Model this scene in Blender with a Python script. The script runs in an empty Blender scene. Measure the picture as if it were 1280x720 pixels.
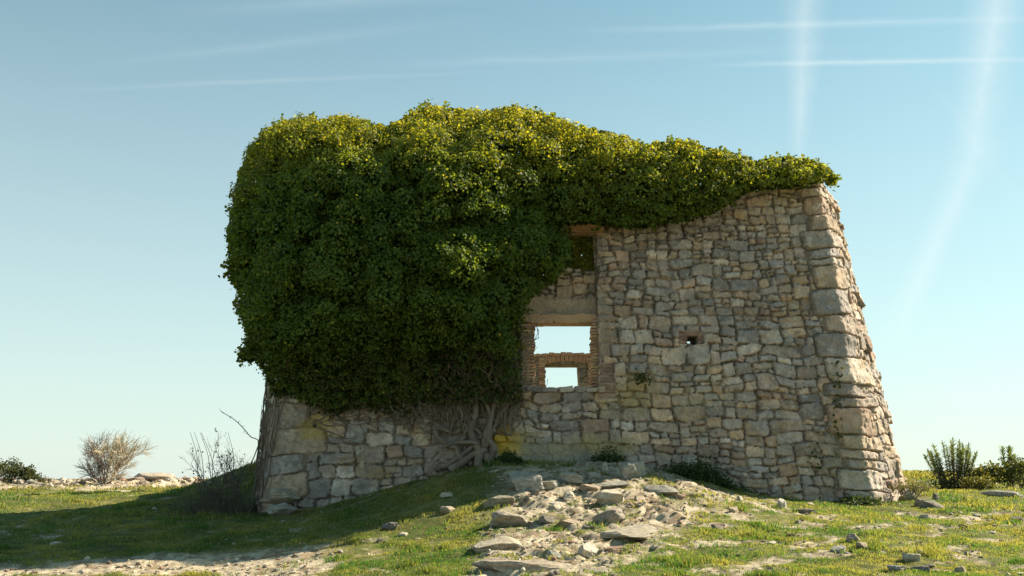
import bpy, math, random
import numpy as np
R = math.radians
rng = np.random.default_rng(7)
random.seed(7)
scene = bpy.context.scene
col = scene.collection

# ------------------------------------------------------------------ camera
FPX = 1300.0; PITCH = math.atan(240/FPX); EYE = 1.6
cam_d = bpy.data.cameras.new('camera'); cam = bpy.data.objects.new('camera', cam_d); col.objects.link(cam)
cam_d.sensor_width = 36; cam_d.lens = FPX/1280*36
cam.location = (0, 0, EYE); cam.rotation_euler = (math.pi/2+PITCH, 0, 0)
cam_d.clip_start = 0.1; cam_d.clip_end = 20000
scene.camera = cam

def ray(px, py):
    u = (px-640)/FPX; v = (360-py)/FPX
    return np.array([u, math.cos(PITCH)-v*math.sin(PITCH), math.sin(PITCH)+v*math.cos(PITCH)])
def at(px, py, Y):
    d = ray(px, py); t = Y/d[1]
    return np.array([d[0]*t, Y, EYE+d[2]*t])

# ------------------------------------------------------------------ light
SUN_DIR = np.array([1.30, 0.60, 1.0]); SUN_DIR = SUN_DIR/np.linalg.norm(SUN_DIR)   # towards the sun
SUN_EL = math.asin(SUN_DIR[2]); SUN_AZ = math.atan2(SUN_DIR[0], SUN_DIR[1])
sd = bpy.data.lights.new('sun', 'SUN'); so = bpy.data.objects.new('sun', sd); col.objects.link(so)
sd.energy = 5.0; sd.angle = R(0.6); sd.color = (1.0, 0.88, 0.68)
so.location = (30, 10, 30)
from mathutils import Vector
so.rotation_euler = Vector(SUN_DIR).to_track_quat('Z', 'Y').to_euler()

w = bpy.data.worlds.new('World'); scene.world = w; w.use_nodes = True
nt = w.node_tree; N = nt.nodes; L = nt.links
bg = N['Background']
sky = N.new('ShaderNodeTexSky'); sky.sky_type = 'NISHITA'; sky.sun_disc = False
sky.sun_elevation = SUN_EL; sky.sun_rotation = SUN_AZ
sky.altitude = 600; sky.air_density = 1.0; sky.dust_density = 0.7; sky.ozone_density = 1.2
bg.inputs['Strength'].default_value = 0.073
def vmath(op, a, b=None):
    n = N.new('ShaderNodeVectorMath'); n.operation = op
    for i, q in enumerate((a, b)):
        if q is None: continue
        if isinstance(q, (tuple, list, np.ndarray)): n.inputs[i].default_value = tuple(float(k) for k in q)
        else: L.new(q, n.inputs[i])
    return n.outputs['Value'] if op in ('DOT_PRODUCT', 'LENGTH') else n.outputs[0]
def fmath(op, a, b=0.0, clamp=False):
    n = N.new('ShaderNodeMath'); n.operation = op; n.use_clamp = clamp
    for i, q in enumerate((a, b)):
        if isinstance(q, (int, float)): n.inputs[i].default_value = q
        else: L.new(q, n.inputs[i])
    return n.outputs[0]
tc = N.new('ShaderNodeTexCoord'); D = tc.outputs['Generated']
tint = N.new('ShaderNodeMix'); tint.data_type = 'RGBA'; tint.blend_type = 'MULTIPLY'; tint.inputs[0].default_value = 1
L.new(sky.outputs[0], tint.inputs[6]); tint.inputs[7].default_value = (0.66, 1.0, 0.80, 1)
cur = tint.outputs[2]
# thin high veil, thicker towards the horizon
sepd = N.new('ShaderNodeSeparateXYZ'); L.new(D, sepd.inputs[0])
veil = N.new('ShaderNodeMix'); veil.data_type = 'RGBA'
vf = fmath('MULTIPLY', fmath('POWER', fmath('SUBTRACT', 1.0, fmath('MULTIPLY', fmath('MAXIMUM', sepd.outputs[2], 0.0), 1.5), True), 1.5), 0.80)
L.new(vf, veil.inputs[0]); L.new(cur, veil.inputs[6]); veil.inputs[7].default_value = (4.85, 5.15, 5.05, 1)
cur = veil.outputs[2]
nz = N.new('ShaderNodeTexNoise'); nz.inputs['Scale'].default_value = 22; nz.inputs['Detail'].default_value = 8; nz.inputs['Roughness'].default_value = .65
L.new(D, nz.inputs['Vector'])
def contrail(p0, p1, w0, w1, strength, fade=0.15, noise=0.5, soft=1.0):
    """trail of ice cloud along the great circle through two sky directions"""
    global cur
    a = ray(*p0); a /= np.linalg.norm(a); b = ray(*p1); b /= np.linalg.norm(b)
    n = np.cross(a, b); n /= np.linalg.norm(n)
    t = b-a*np.dot(a, b); t /= np.linalg.norm(t); ang = math.acos(np.dot(a, b))
    tn = fmath('DIVIDE', vmath('DOT_PRODUCT', D, t), math.sin(ang))     # 0..1 along
    wd = fmath('ADD', w0/FPX, fmath('MULTIPLY', tn, (w1-w0)/FPX))
    off = fmath('ADD', vmath('DOT_PRODUCT', D, n), fmath('MULTIPLY', fmath('SUBTRACT', nz.outputs[0], .5), 0.009*soft))
    dd = fmath('DIVIDE', fmath('ABSOLUTE', off), fmath('MAXIMUM', wd, 0.0004))
    s = fmath('SUBTRACT', 1.0, dd, True)
    s = fmath('POWER', s, 1.5)
    m0 = fmath('DIVIDE', fmath('ADD', tn, fade), fade*2, True)
    m1 = fmath('DIVIDE', fmath('SUBTRACT', 1.0+fade, tn), fade*3, True)
    nn = fmath('ADD', 1-noise, fmath('MULTIPLY', nz.outputs[0], noise*1.6))
    f = fmath('MULTIPLY', fmath('MULTIPLY', s, nn), fmath('MULTIPLY', fmath('MULTIPLY', m0, m1), strength), True)
    mx = N.new('ShaderNodeMix'); mx.data_type = 'RGBA'
    L.new(f, mx.inputs[0]); L.new(cur, mx.inputs[6]); mx.inputs[7].default_value = (5.9, 6.3, 6.1, 1)
    cur = mx.outputs[2]
contrail((1008, -40), (998, 200), 38, 13, 0.34, 0.15, 0.9, 1.0)
contrail((1254, -60), (1216, 205), 40, 33, 0.40, 0.12, 0.9, 1.6)
contrail((1222, 185), (1122, 410), 33, 20, 0.26, 0.14, 0.9, 1.6)
contrail((960, 80), (1330, 73), 5, 5, 0.36, 0.25, 0.6, 0.5)
contrail((820, 36), (1330, 22), 7, 7, 0.22, 0.25, 0.7, 0.6)
contrail((560, 78), (960, 64), 10, 8, 0.12, 0.3, 0.7, 0.8)
contrail((180, 108), (560, 92), 5, 5, 0.12, 0.3, 0.7, 0.6)
contrail((200, 72), (520, 34), 9, 12, 0.10, 0.3, 0.7, 0.8)
contrail((300, 10), (640, -12), 16, 16, 0.12, 0.3, 0.7, 0.8)
contrail((1185, 130), (1290, 280), 9, 12, 0.07, 0.3, 0.7, 0.8)
contrail((1150, 500), (1300, 478), 20, 24, 0.16, 0.3, 0.7, 0.8)
L.new(cur, bg.inputs['Color'])
vs = scene.view_settings
vs.view_transform = 'Standard'; vs.look = 'None'; vs.gamma = 1; vs.use_curve_mapping = False
vs.exposure = 1.25

# ------------------------------------------------------------------ numpy noise
def _hash(ix, iy, iz, seed):
    h = (ix.astype(np.int64)*374761393 + iy.astype(np.int64)*668265263 + iz.astype(np.int64)*2147483647 + seed*1274126177) & 0xffffffff
    h = ((h ^ (h >> 13))*1274126177) & 0xffffffff
    h = ((h ^ (h >> 16))*2246822519) & 0xffffffff
    return ((h ^ (h >> 15)) & 0xffffff)/float(0xffffff)
def vn(x, y, z=0.0, seed=0):
    x = np.asarray(x, float); y = np.asarray(y, float); z = np.zeros_like(x)+z
    x, y, z = np.broadcast_arrays(x, y, z)
    ix, iy, iz = np.floor(x), np.floor(y), np.floor(z)
    fx, fy, fz = x-ix, y-iy, z-iz
    fx = fx*fx*(3-2*fx); fy = fy*fy*(3-2*fy); fz = fz*fz*(3-2*fz)
    ix, iy, iz = ix.astype(np.int64), iy.astype(np.int64), iz.astype(np.int64)
    def c(a, b, d): return _hash(ix+a, iy+b, iz+d, seed)
    x00 = c(0,0,0)*(1-fx)+c(1,0,0)*fx; x10 = c(0,1,0)*(1-fx)+c(1,1,0)*fx
    r = x00*(1-fy)+x10*fy
    if np.any(z != 0):
        x01 = c(0,0,1)*(1-fx)+c(1,0,1)*fx; x11 = c(0,1,1)*(1-fx)+c(1,1,1)*fx
        r = r*(1-fz)+(x01*(1-fy)+x11*fy)*fz
    return r*2-1
def fbm(x, y, z=0.0, seed=0, oct=4):
    a = 1.0; s = 0; t = 0
    for k in range(oct):
        s = s+a*vn(np.asarray(x)*2**k+k*17.3, np.asarray(y)*2**k-k*9.1, np.asarray(z)*2**k, seed+k); t += a; a *= .5
    return s/t
def sstep(a, b, x):
    t = np.clip((x-a)/(b-a), 0, 1); return t*t*(3-2*t)
def worley(x, y, seed=0):
    """F1, F2 and cell random of jittered grid"""
    ix = np.floor(x).astype(np.int64); iy = np.floor(y).astype(np.int64)
    f1 = np.full(x.shape, 9.); f2 = np.full(x.shape, 9.); rid = np.zeros(x.shape)
    z0 = np.zeros_like(ix)
    for a in (-1, 0, 1):
        for b in (-1, 0, 1):
            cx = ix+a+.1+.8*_hash(ix+a, iy+b, z0, seed); cy = iy+b+.1+.8*_hash(ix+a, iy+b, z0, seed+5)
            d = np.hypot(x-cx, y-cy); q = _hash(ix+a, iy+b, z0, seed+9)
            n1 = d < f1
            f2 = np.where(n1, f1, np.minimum(f2, d)); rid = np.where(n1, q, rid); f1 = np.where(n1, d, f1)
    return f1, f2, rid

# ------------------------------------------------------------------ object helpers
def mesh_np(name, verts, faces, mat, parent=None, color=None, smooth=False, label=None, cat=None, group=None, kind=None):
    verts = np.asarray(verts, np.float32)
    me = bpy.data.meshes.new(name)
    groups = faces if isinstance(faces, list) else [faces]
    groups = [np.asarray(g, np.int32) for g in groups if len(g)]
    me.vertices.add(len(verts)); me.vertices.foreach_set('co', verts.ravel())
    loops = np.concatenate([g.ravel() for g in groups]); tot = np.concatenate([np.full(len(g), g.shape[1], np.int32) for g in groups])
    start = np.concatenate([[0], np.cumsum(tot)[:-1]]).astype(np.int32)
    me.loops.add(len(loops)); me.loops.foreach_set('vertex_index', loops)
    me.polygons.add(len(tot)); me.polygons.foreach_set('loop_start', start); me.polygons.foreach_set('loop_total', tot)
    me.polygons.foreach_set('use_smooth', np.full(len(tot), smooth))
    if color is not None:
        c = np.ones((len(verts), 4), np.float32); c[:, :3] = color
        a = me.color_attributes.new('Col', 'FLOAT_COLOR', 'POINT'); a.data.foreach_set('color', c.ravel())
    me.update(calc_edges=True)
    if mat: me.materials.append(mat)
    o = bpy.data.objects.new(name, me); col.objects.link(o)
    if parent: o.parent = parent
    tag(o, label, cat, group, kind)
    return o
def tag(o, label=None, cat=None, group=None, kind=None):
    if label: o['label'] = label
    if cat: o['category'] = cat
    if group: o['group'] = group
    if kind: o['kind'] = kind
    return o
def empty(name, loc, label, cat, group=None):
    o = bpy.data.objects.new(name, None); col.objects.link(o); o.location = tuple(float(v) for v in loc)
    bpy.context.view_layer.update()
    return tag(o, label, cat, group)
class MB:
    def __init__(s): s.v = []; s.f4 = []; s.f3 = []; s.n = 0; s.c = []
    def add(s, v, f4=None, f3=None, c=None):
        v = np.asarray(v, float); s.v.append(v)
        if f4 is not None and len(f4): s.f4.append(np.asarray(f4)+s.n)
        if f3 is not None and len(f3): s.f3.append(np.asarray(f3)+s.n)
        s.c.append(np.zeros((len(v), 3))+(np.array(c) if c is not None else 0.5)); s.n += len(v)
    def build(s, name, mat, parent=None, origin=(0, 0, 0), smooth=False, **k):
        v = np.concatenate(s.v)-np.array(origin, float)
        fs = []
        if s.f4: fs.append(np.concatenate(s.f4))
        if s.f3: fs.append(np.concatenate(s.f3))
        return mesh_np(name, v, fs, mat, parent, np.concatenate(s.c), smooth, **k)
def tube(mb, pts, radii, sides=5, c=None):
    pts = np.asarray(pts, float); n = len(pts); radii = np.zeros(n)+radii
    t = np.gradient(pts, axis=0); t /= np.linalg.norm(t, axis=1)[:, None]+1e-9
    ref = np.array([0.13, .31, .94]); ref2 = np.array([.9, .3, .1])
    a = np.cross(t, np.where((np.abs(t@ref) > .9)[:, None], ref2, ref)); a /= np.linalg.norm(a, axis=1)[:, None]+1e-9
    b = np.cross(t, a)
    th = np.arange(sides)/sides*2*math.pi
    v = pts[:, None]+radii[:, None, None]*(a[:, None]*np.cos(th)[None, :, None]+b[:, None]*np.sin(th)[None, :, None])
    i = np.arange(n-1)[:, None]*sides; j = np.arange(sides)[None]; k = (j+1) % sides
    f = np.stack([i+j, i+k, i+sides+k, i+sides+j], -1).reshape(-1, 4)
    if c is not None and np.ndim(c) == 2: c = np.repeat(c, sides, 0)
    mb.add(v.reshape(-1, 3), f, c=c)
def curve(pts, n):
    """Catmull-Rom through pts"""
    P = np.asarray(pts, float); P = np.vstack([2*P[0]-P[1], P, 2*P[-1]-P[-2]])
    out = []
    m = len(P)-3
    for q in np.linspace(0, m-1e-6, n):
        i = int(q); t = q-i; p0, p1, p2, p3 = P[i:i+4]
        out.append(.5*((2*p1)+(-p0+p2)*t+(2*p0-5*p1+4*p2-p3)*t*t+(-p0+3*p1-3*p2+p3)*t**3))
    return np.array(out)

# ------------------------------------------------------------------ materials
def new_mat(name):
    m = bpy.data.materials.new(name); m.use_nodes = True
    return m, m.node_tree.nodes, m.node_tree.links
def mat_vc(name, rough=0.9, bump=0.4, bscale=30.0, bdist=0.01, mott=0.35, spec=0.25, fine=140.0):
    """surface coloured by its own vertex attribute with mottling and bump"""
    m, n, l = new_mat(name); b = n['Principled BSDF']
    b.inputs['Roughness'].default_value = rough; b.inputs['Specular IOR Level'].default_value = spec
    at_ = n.new('ShaderNodeAttribute'); at_.attribute_name = 'Col'
    tc = n.new('ShaderNodeTexCoord')
    n1 = n.new('ShaderNodeTexNoise'); n1.inputs['Scale'].default_value = bscale; n1.inputs['Detail'].default_value = 8; n1.inputs['Roughness'].default_value = .65
    n2 = n.new('ShaderNodeTexNoise'); n2.inputs['Scale'].default_value = fine; n2.inputs['Detail'].default_value = 3
    l.new(tc.outputs['Object'], n1.inputs[0]); l.new(tc.outputs['Object'], n2.inputs[0])
    ad = n.new('ShaderNodeMath'); ad.operation = 'ADD'; l.new(n1.outputs[0], ad.inputs[0]); l.new(n2.outputs[0], ad.inputs[1])
    mr = n.new('ShaderNodeMapRange'); mr.inputs[1].default_value = .6; mr.inputs[2].default_value = 1.4
    mr.inputs[3].default_value = 1-mott; mr.inputs[4].default_value = 1+mott
    l.new(ad.outputs[0], mr.inputs[0])
    mx = n.new('ShaderNodeVectorMath'); mx.operation = 'SCALE'; l.new(at_.outputs['Color'], mx.inputs[0]); l.new(mr.outputs[0], mx.inputs['Scale'])
    l.new(mx.outputs[0], b.inputs['Base Color'])
    bp = n.new('ShaderNodeBump'); bp.inputs['Strength'].default_value = bump; bp.inputs['Distance'].default_value = bdist
    l.new(ad.outputs[0], bp.inputs['Height']); l.new(bp.outputs[0], b.inputs['Normal'])
    return m
def mat_leaf(name, trans=0.4, rough=0.45, tcol=(1.25, 1.15, .35), spec=.3):
    m, n, l = new_mat(name); out = n['Material Output']; b = n['Principled BSDF']
    b.inputs['Roughness'].default_value = rough; b.inputs['Specular IOR Level'].default_value = spec
    a = n.new('ShaderNodeAttribute'); a.attribute_name = 'Col'; l.new(a.outputs['Color'], b.inputs['Base Color'])
    tm = n.new('ShaderNodeVectorMath'); tm.operation = 'MULTIPLY'; l.new(a.outputs['Color'], tm.inputs[0]); tm.inputs[1].default_value = tcol
    tr = n.new('ShaderNodeBsdfTranslucent'); l.new(tm.outputs[0], tr.inputs['Color'])
    mx = n.new('ShaderNodeMixShader'); mx.inputs[0].default_value = trans
    l.new(b.outputs[0], mx.inputs[1]); l.new(tr.outputs[0], mx.inputs[2]); l.new(mx.outputs[0], out.inputs[0])
    return m
M_STONE = mat_vc('rubble_stone', .93, .85, 30, .014, .5)
M_ROCK = mat_vc('field_rock', .92, .9, 26, .02, .5)
M_BRICK = mat_vc('old_brick', .9, .5, 40, .006, .35)
M_WOOD = mat_vc('old_timber', .85, .5, 20, .008, .3)
M_BARK = mat_vc('ivy_bark', .9, .6, 40, .006, .35)
M_TWIG = mat_vc('twig_bark', .85, .2, 60, .003, .2)
M_GROUND = mat_vc('meadow_soil', .95, .7, 18, .02, .4, .15)
M_IVY = mat_leaf('ivy_leaf', .5, .55, (2.3, 1.95, .35), .22)
M_GRASS = mat_leaf('grass_blade', .5, .6, (1.8, 1.8, .75))
M_SHRUB = mat_leaf('shrub_leaf', .35, .5, (1.4, 1.3, .5))

# ------------------------------------------------------------------ terrain
def base_left(Y):
    return np.interp(Y, [0, 8, 12, 14, 17.7, 20, 24, 30, 35, 42, 60, 200, 1000, 6000], [-1.6, -1.5, -1.16, -.96, -.58, -.38, -.24, -.1, -.03, -.4, -3, -28, -60, -130])
def base_right(Y):
    return np.interp(Y, [0, 10, 15, 17, 19, 22, 26, 30, 34, 42, 60, 200, 1000, 6000], [-1.6, -.94, -.6, -.46, -.33, -.16, .10, .22, .16, -.3, -3, -28, -60, -130])
HX = [-12, -7, -4.6, -4.0, -3.3, -2.2, -1.1, -.2, .8, 1.9, 2.6, 3.2, 4.3, 5.8, 6.8, 9, 14]
HZ = [-.5, -.5, -.56, -.55, -.47, -.2, .12, .32, .30, .25, .12, -.03, -.30, -.40, -.36, -.33, -.33]
def path_c(Y):      # x of the middle of the stony path
    return np.interp(Y, [8, 10, 12, 14, 16, 17.5], [-.6, .0, .4, .95, 1.45, 1.5])
def terrain_smooth(x, Y):
    x = np.asarray(x, float); Y = np.asarray(Y, float)
    k = sstep(-3.5, 1.0, x-(.15*(Y-14)))
    b = base_left(Y)*(1-k)+base_right(Y)*k
    k0 = sstep(-3.5, 1.0, x-.15*3.7)
    b0 = base_left(17.7)*(1-k0)+base_right(17.7)*k0
    bump = np.interp(x, HX, HZ)-b0
    dy = 17.7-Y
    fall = np.where(dy > 0, np.exp(-(dy/2.7)**2), np.exp(-(dy/5.0)**2))
    z = b+bump*fall
    z = z+.62*np.exp(-((x+5.0)/1.25)**2-((Y-21.2)/1.7)**2)*sstep(18.4, 20.5, Y)    # bank behind the left corner
    z = z-.10*np.exp(-((x+9.0)/3)**2-((Y-16)/2.5)**2)
    return z
def dist_to_building(x, Y):
    return np.maximum.reduce([17.65-Y, x-7.2, -4.9-x, Y-25.2])
def masks(x, Y):
    n1 = fbm(x*.7, Y*.7, 0, 31, 4); n2 = fbm(x*2.2, Y*2.2, 0, 37, 4); n3 = fbm(x*6, Y*6, 0, 41, 3)
    wpath = np.interp(Y, [8, 11, 13, 15, 16.5, 17.6], [.7, .75, .95, 1.35, 1.6, 1.1])
    cx = path_c(Y)
    left = np.where(x < cx, (cx-x)/(wpath*1.0), (x-cx)/(wpath*1.15))
    path = sstep(1.25, .75, left+.45*n1+.25*n2)*sstep(18, 17.5, Y)*sstep(8.5, 10, Y)
    # trodden gravel, front left
    c2 = 13.25+.28*(x+4.6)*.5
    soil = sstep(1.0, .55, np.abs(Y-c2)/.75+.5*n1+.35*n2)*sstep(-1.9, -2.7, x)
    soil = np.maximum(soil, sstep(.95, .6, np.hypot((x+2.75)/1.0, (Y-12.3)/1.3)+.5*n1+.3*n2))
    # scree on the crest, back left
    crest = sstep(.9, .55, np.abs(Y-28.5)/5.2+.45*n1+.3*n2)*sstep(-4, -6.5, x)
    # worn specks on the right-hand meadow
    worn = sstep(.02, .22, n2*.7+n3*.35+.25*n1-.02)*sstep(-.5, 1.5, x)*sstep(17.3, 16.5, Y)
    wornl = sstep(.30, .5, n2*.7+n3*.35+.25*n1)*(x < 1)*.8
    wornb = sstep(.12, .35, n2+.4*n1)*sstep(25, 27, Y)*(x > 6)*.7
    patch = sstep(1.0, .5, np.hypot((x-8.9)/1.8, (Y-20.7)/.5)+.6*n2)
    return path, soil, crest, np.clip(worn+wornl+wornb+patch, 0, 1)
def terrain(x, Y, detail=True):
    z = terrain_smooth(x, Y)
    if not detail: return z
    path, soil, crest, worn = masks(x, Y)
    far = sstep(60, 40, Y)
    n = fbm(x*.9, Y*.9, 0, 51, 4)*.05+fbm(x*4, Y*4, 0, 53, 3)*.034
    wx = x+.25*fbm(x*1.6, Y*1.6, 0, 61, 3); wy = Y+.25*fbm(x*1.6, Y*1.6, 0, 63, 3)
    f1, f2, rid = worley(wx*1.7, wy*2.6, 5)
    slab = (rid-.35)*.13*sstep(0, .16, f2-f1)
    g1, g2, rid2 = worley(x*8, Y*8, 9)
    peb = sstep(.0, .35, g2-g1)*(rid2)*.035
    h1, h2, rid3 = worley(wx*3.1, wy*4.1, 15)
    z = z+far*(n+path*(slab*.6+(rid3-.3)*.05*sstep(0, .15, h2-h1)+peb*.4)+soil*(peb*.45-.02)+crest*(peb*1.5+slab*.8)+worn*(peb*.5-.02))
    return z

def axis_lines(segs):
    out = [segs[0][0]]
    for a, b, d in segs:
        n = max(1, int(round((b-a)/d))); out += list(np.linspace(a, b, n+1)[1:])
    return np.array(out)
def grow(start, end, d0, f=1.22):
    out = [start]; d = d0; sgn = 1 if end > start else -1
    while abs(out[-1]-end) > d*1.5 and len(out) < 90: out.append(out[-1]+sgn*d); d *= f
    out.append(end); return np.array(out)
gx = np.concatenate([grow(-15, -5000, .15)[::-1][:-1], axis_lines([(-15, -9, .09), (-9, 9, .036), (9, 14, .07)]), grow(14, 5000, .12)[1:]])
gy = np.concatenate([grow(9, -60, .1)[::-1][:-1], axis_lines([(9, 19.5, .036), (19.5, 24, .07), (24, 38, .11)]), grow(38, 6000, .25)[1:]])
GX, GY = np.meshgrid(gx, gy)
GZ = EYE+terrain(GX, GY)
inb = dist_to_building(GX, GY) < -.35
GZ = np.where(inb, np.minimum(GZ, EYE+.1)-.15, GZ)
def ground_color(x, Y):
    path, soil, crest, worn = masks(x, Y)
    n1 = fbm(x*1.3, Y*1.3, 0, 71, 4); n2 = fbm(x*7, Y*7, 0, 73, 3); n3 = fbm(x*20, Y*20, 0, 75, 2)
    g = np.array([.12, .13, .04])[None, None]*(1+.5*n1[..., None]+.3*n2[..., None])
    dry = np.array([.28, .23, .11])[None, None]*(1+.3*n2[..., None])
    k = sstep(.0, .5, n1*.5+n2*.7)[..., None]*.6
    c = g*(1-k)+dry*k
    stone = np.array([.50, .42, .31])[None, None]*(1+.35*n2[..., None]+.3*n3[..., None])
    earth = np.array([.30, .225, .15])[None, None]*(1+.35*n2[..., None])
    g1, g2, rid = worley(x*8, Y*8, 9)
    ks = sstep(.15, .45, rid+.4*n2)[..., None]
    dirt = earth*(1-ks)+stone*ks
    bare = np.clip(path*.95+soil*.95+crest+worn*.85, 0, 1)
    # weeds creeping over the stones
    bare = bare*(1-.85*sstep(-.08, .12, n1*.6+.5*n2-.06)*path)
    c = c*(1-bare[..., None])+dirt*bare[..., None]
    return np.clip(c, .01, .8), bare
GC, GB = ground_color(GX, GY)
nyy, nxx = GX.shape
idx = np.arange(nyy*nxx).reshape(nyy, nxx)
gf = np.stack([idx[:-1, :-1], idx[:-1, 1:], idx[1:, 1:], idx[1:, :-1]], -1).reshape(-1, 4)
mesh_np('ground', np.stack([GX, GY, GZ], -1).reshape(-1, 3), gf, M_GROUND, color=GC.reshape(-1, 3), smooth=True, kind='structure')
def gz(x, Y): return float(EYE+terrain(np.array([float(x)]), np.array([float(Y)]))[0])
def on_ground(px, py, lo=9.0, hi=40.0):
    """world point where the view ray meets the terrain"""
    Ys = np.linspace(lo, hi, 900); d = ray(px, py)
    X = d[0]/d[1]*Ys; Z = EYE+d[2]/d[1]*Ys
    T = EYE+terrain_smooth(X, Ys)
    k = np.argmax(Z <= T) if np.any(Z <= T) else len(Ys)-1
    return np.array([X[k], Ys[k], gz(X[k], Ys[k])])

# ------------------------------------------------------------------ ruin: plan and wall surface
Z0, Z1 = 0.35, 7.3
LB = [(-4.95, 24.8), (-4.68, 19.1), (-4.15, 17.7), (6.1, 17.7), (7.42, 19.2), (7.3, 24.8)]
LT = [(-4.5, 24.5), (-4.3, 19.3), (-3.85, 18.2), (5.52, 18.25), (6.22, 19.5), (6.25, 24.5)]
RW = [.3, .35, .35, .07, .35, .3]     # corner rounding
def make_table():
    B = np.array(LB+[LB[0]]); T = np.array(LT+[LT[0]])
    seg = np.linalg.norm(np.diff(B, axis=0), axis=1); S = np.concatenate([[0], np.cumsum(seg)])
    s = np.arange(0, S[-1], .02); n = len(s)
    def poly(P): return np.stack([np.interp(s, S, P[:, 0]), np.interp(s, S, P[:, 1])], 1)
    b, t = poly(B), poly(T)
    def smooth(a, sig):
        k = int(sig*3/.02)+1; x = np.arange(-k, k+1)*.02; g = np.exp(-.5*(x/sig)**2); g /= g.sum()
        return sum(g[i]*np.roll(a, k-i, axis=0) for i in range(2*k+1))
    bs, ts = smooth(b, .16), smooth(t, .16); b3, t3 = smooth(b, .035), smooth(t, .035)
    near3 = np.exp(-((s-S[3])/.8)**2)[:, None]
    b = bs*(1-near3)+b3*near3; t = ts*(1-near3)+t3*near3
    tn = np.roll(b, -3, 0)-np.roll(b, 3, 0); nr = np.stack([tn[:, 1], -tn[:, 0]], 1); nr /= np.linalg.norm(nr, axis=1)[:, None]
    nr = smooth(nr, .05)
    return s, b, t, nr, S
TS, TBASE, TTOP, TN, SC = make_table()
SEND = TS[-1]+.02
def surf(s, z, off=0.0):
    s = np.mod(s, SEND); k = (z-Z0)/(Z1-Z0)
    def ip(A): return np.stack([np.interp(s, TS, A[:, 0], period=SEND), np.interp(s, TS, A[:, 1], period=SEND)], -1)
    p = ip(TBASE)*(1-k[..., None])+ip(TTOP)*k[..., None]+ip(TN)*np.asarray(off)[..., None]
    return np.concatenate([p, np.asarray(z)[..., None]], -1)
def s_of_x(x, z):
    ss = np.arange(SC[2], SC[3], .02); p = surf(ss, np.full(ss.shape, float(z)))
    return float(np.interp(x, p[:, 0], ss))
def wallY(z): return 17.7+.5*(z-Z0)/(Z1-Z0)

# -------- stone layout, rasterised on a grid
def split(x0, y0, x1, y1, area, out, r, depth=0):
    w_, h_ = x1-x0, y1-y0
    if (w_*h_ < area*r.uniform(.45, 1.7) and w_/h_ < 3.2 and h_ < .42) or depth > 7 or min(w_, h_) < .07:
        if w_/h_ < 3.6 or w_ < .25: out.append((x0, y0, x1, y1)); return
    if w_/h_ > r.uniform(1.8, 3.1):
        c = x0+w_*r.uniform(.33, .67); split(x0, y0, c, y1, area, out, r, depth+1); split(c, y0, x1, y1, area, out, r, depth+1)
    else:
        c = y0+h_*r.uniform(.32, .68); split(x0, y0, x1, c, area, out, r, depth+1); split(x0, c, x1, y1, area, out, r, depth+1)
def rubble_rects(W, z0, z1, area_f, seed, hmin=.3, hmax=.6):
    r = random.Random(seed); out = []; z = z0
    while z < z1:
        h = r.uniform(hmin, hmax); x = -r.uniform(0, .5)
        while x < W:
            w_ = r.uniform(.35, 1.05); split(x, z, x+w_, z+h, area_f(x+w_/2, z+h/2), out, r); x += w_
        z += h
    return out
def raster(S, Z, rects, seed, warp=.10, p_rng=(4.5, 12.0), rot=.16):
    """distance to stone edge, per-stone randoms"""
    ds = S[0, 1]-S[0, 0]; dz = Z[1, 0]-Z[0, 0]
    WS = S+warp*fbm(S*1.5, Z*2.2, 0, seed+1, 3)+.018*fbm(S*9, Z*9, 0, seed+2, 2)
    WZ = Z+warp*fbm(S*1.3, Z*1.5, 0, seed+3, 3)+.014*fbm(S*9, Z*9, 0, seed+4, 2)
    Dd = np.full(S.shape, -.05); RR = np.zeros(S.shape+(4,)); LX = np.zeros(S.shape); LZ = np.zeros(S.shape)
    r = np.random.default_rng(seed)
    pad = warp*1.2+.03
    for (x0, y0, x1, y1) in rects:
        rr = r.random(8)
        i0 = int(max(0, (x0-pad-S[0, 0])/ds)); i1 = int(min(S.shape[1], (x1+pad-S[0, 0])/ds+2))
        j0 = int(max(0, (y0-pad-Z[0, 0])/dz)); j1 = int(min(S.shape[0], (y1+pad-Z[0, 0])/dz+2))
        if i1 <= i0 or j1 <= j0: continue
        a, b = (x1-x0)/2, (y1-y0)/2; cx, cy = (x0+x1)/2, (y0+y1)/2
        X = WS[j0:j1, i0:i1]-cx; Y = WZ[j0:j1, i0:i1]-cy
        ins = (np.abs(X) <= a) & (np.abs(Y) <= b)
        th = (rr[0]-.5)*2*rot; c, s = math.cos(th), math.sin(th)
        x2 = X*c+Y*s+(rr[1]-.5)*.25*Y; y2 = -X*s+Y*c+(rr[2]-.5)*.16*X
        p = p_rng[0]+(p_rng[1]-p_rng[0])*rr[3]
        q = (np.abs(x2/(a*1.02))**p+np.abs(y2/(b*1.02))**p)**(1/p)
        d = (1-q)*min(a, b)*(1+.3*rr[4])
        for q_ in range(2):
            an = rr[5+q_]*6.283; ux, uy = math.cos(an), math.sin(an); lim = (abs(ux)*a+abs(uy)*b)*(.80+.25*rr[(3+q_*4) % 8])
            d = np.minimum(d, (lim-ux*x2-uy*y2))
        for V, val in ((Dd, d), (LX, x2), (LZ, y2)):
            V[j0:j1, i0:i1] = np.where(ins, val, V[j0:j1, i0:i1])
        for k in range(4): RR[j0:j1, i0:i1, k] = np.where(ins, rr[4+k], RR[j0:j1, i0:i1, k])
    return Dd, RR, LX, LZ
PAL = np.array([[.36, .33, .27], [.30, .285, .25], [.42, .385, .31], [.39, .33, .24], [.27, .26, .235], [.43, .36, .26], [.34, .30, .24], [.46, .43, .36], [.31, .30, .27], [.37, .29, .22]])
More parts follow.
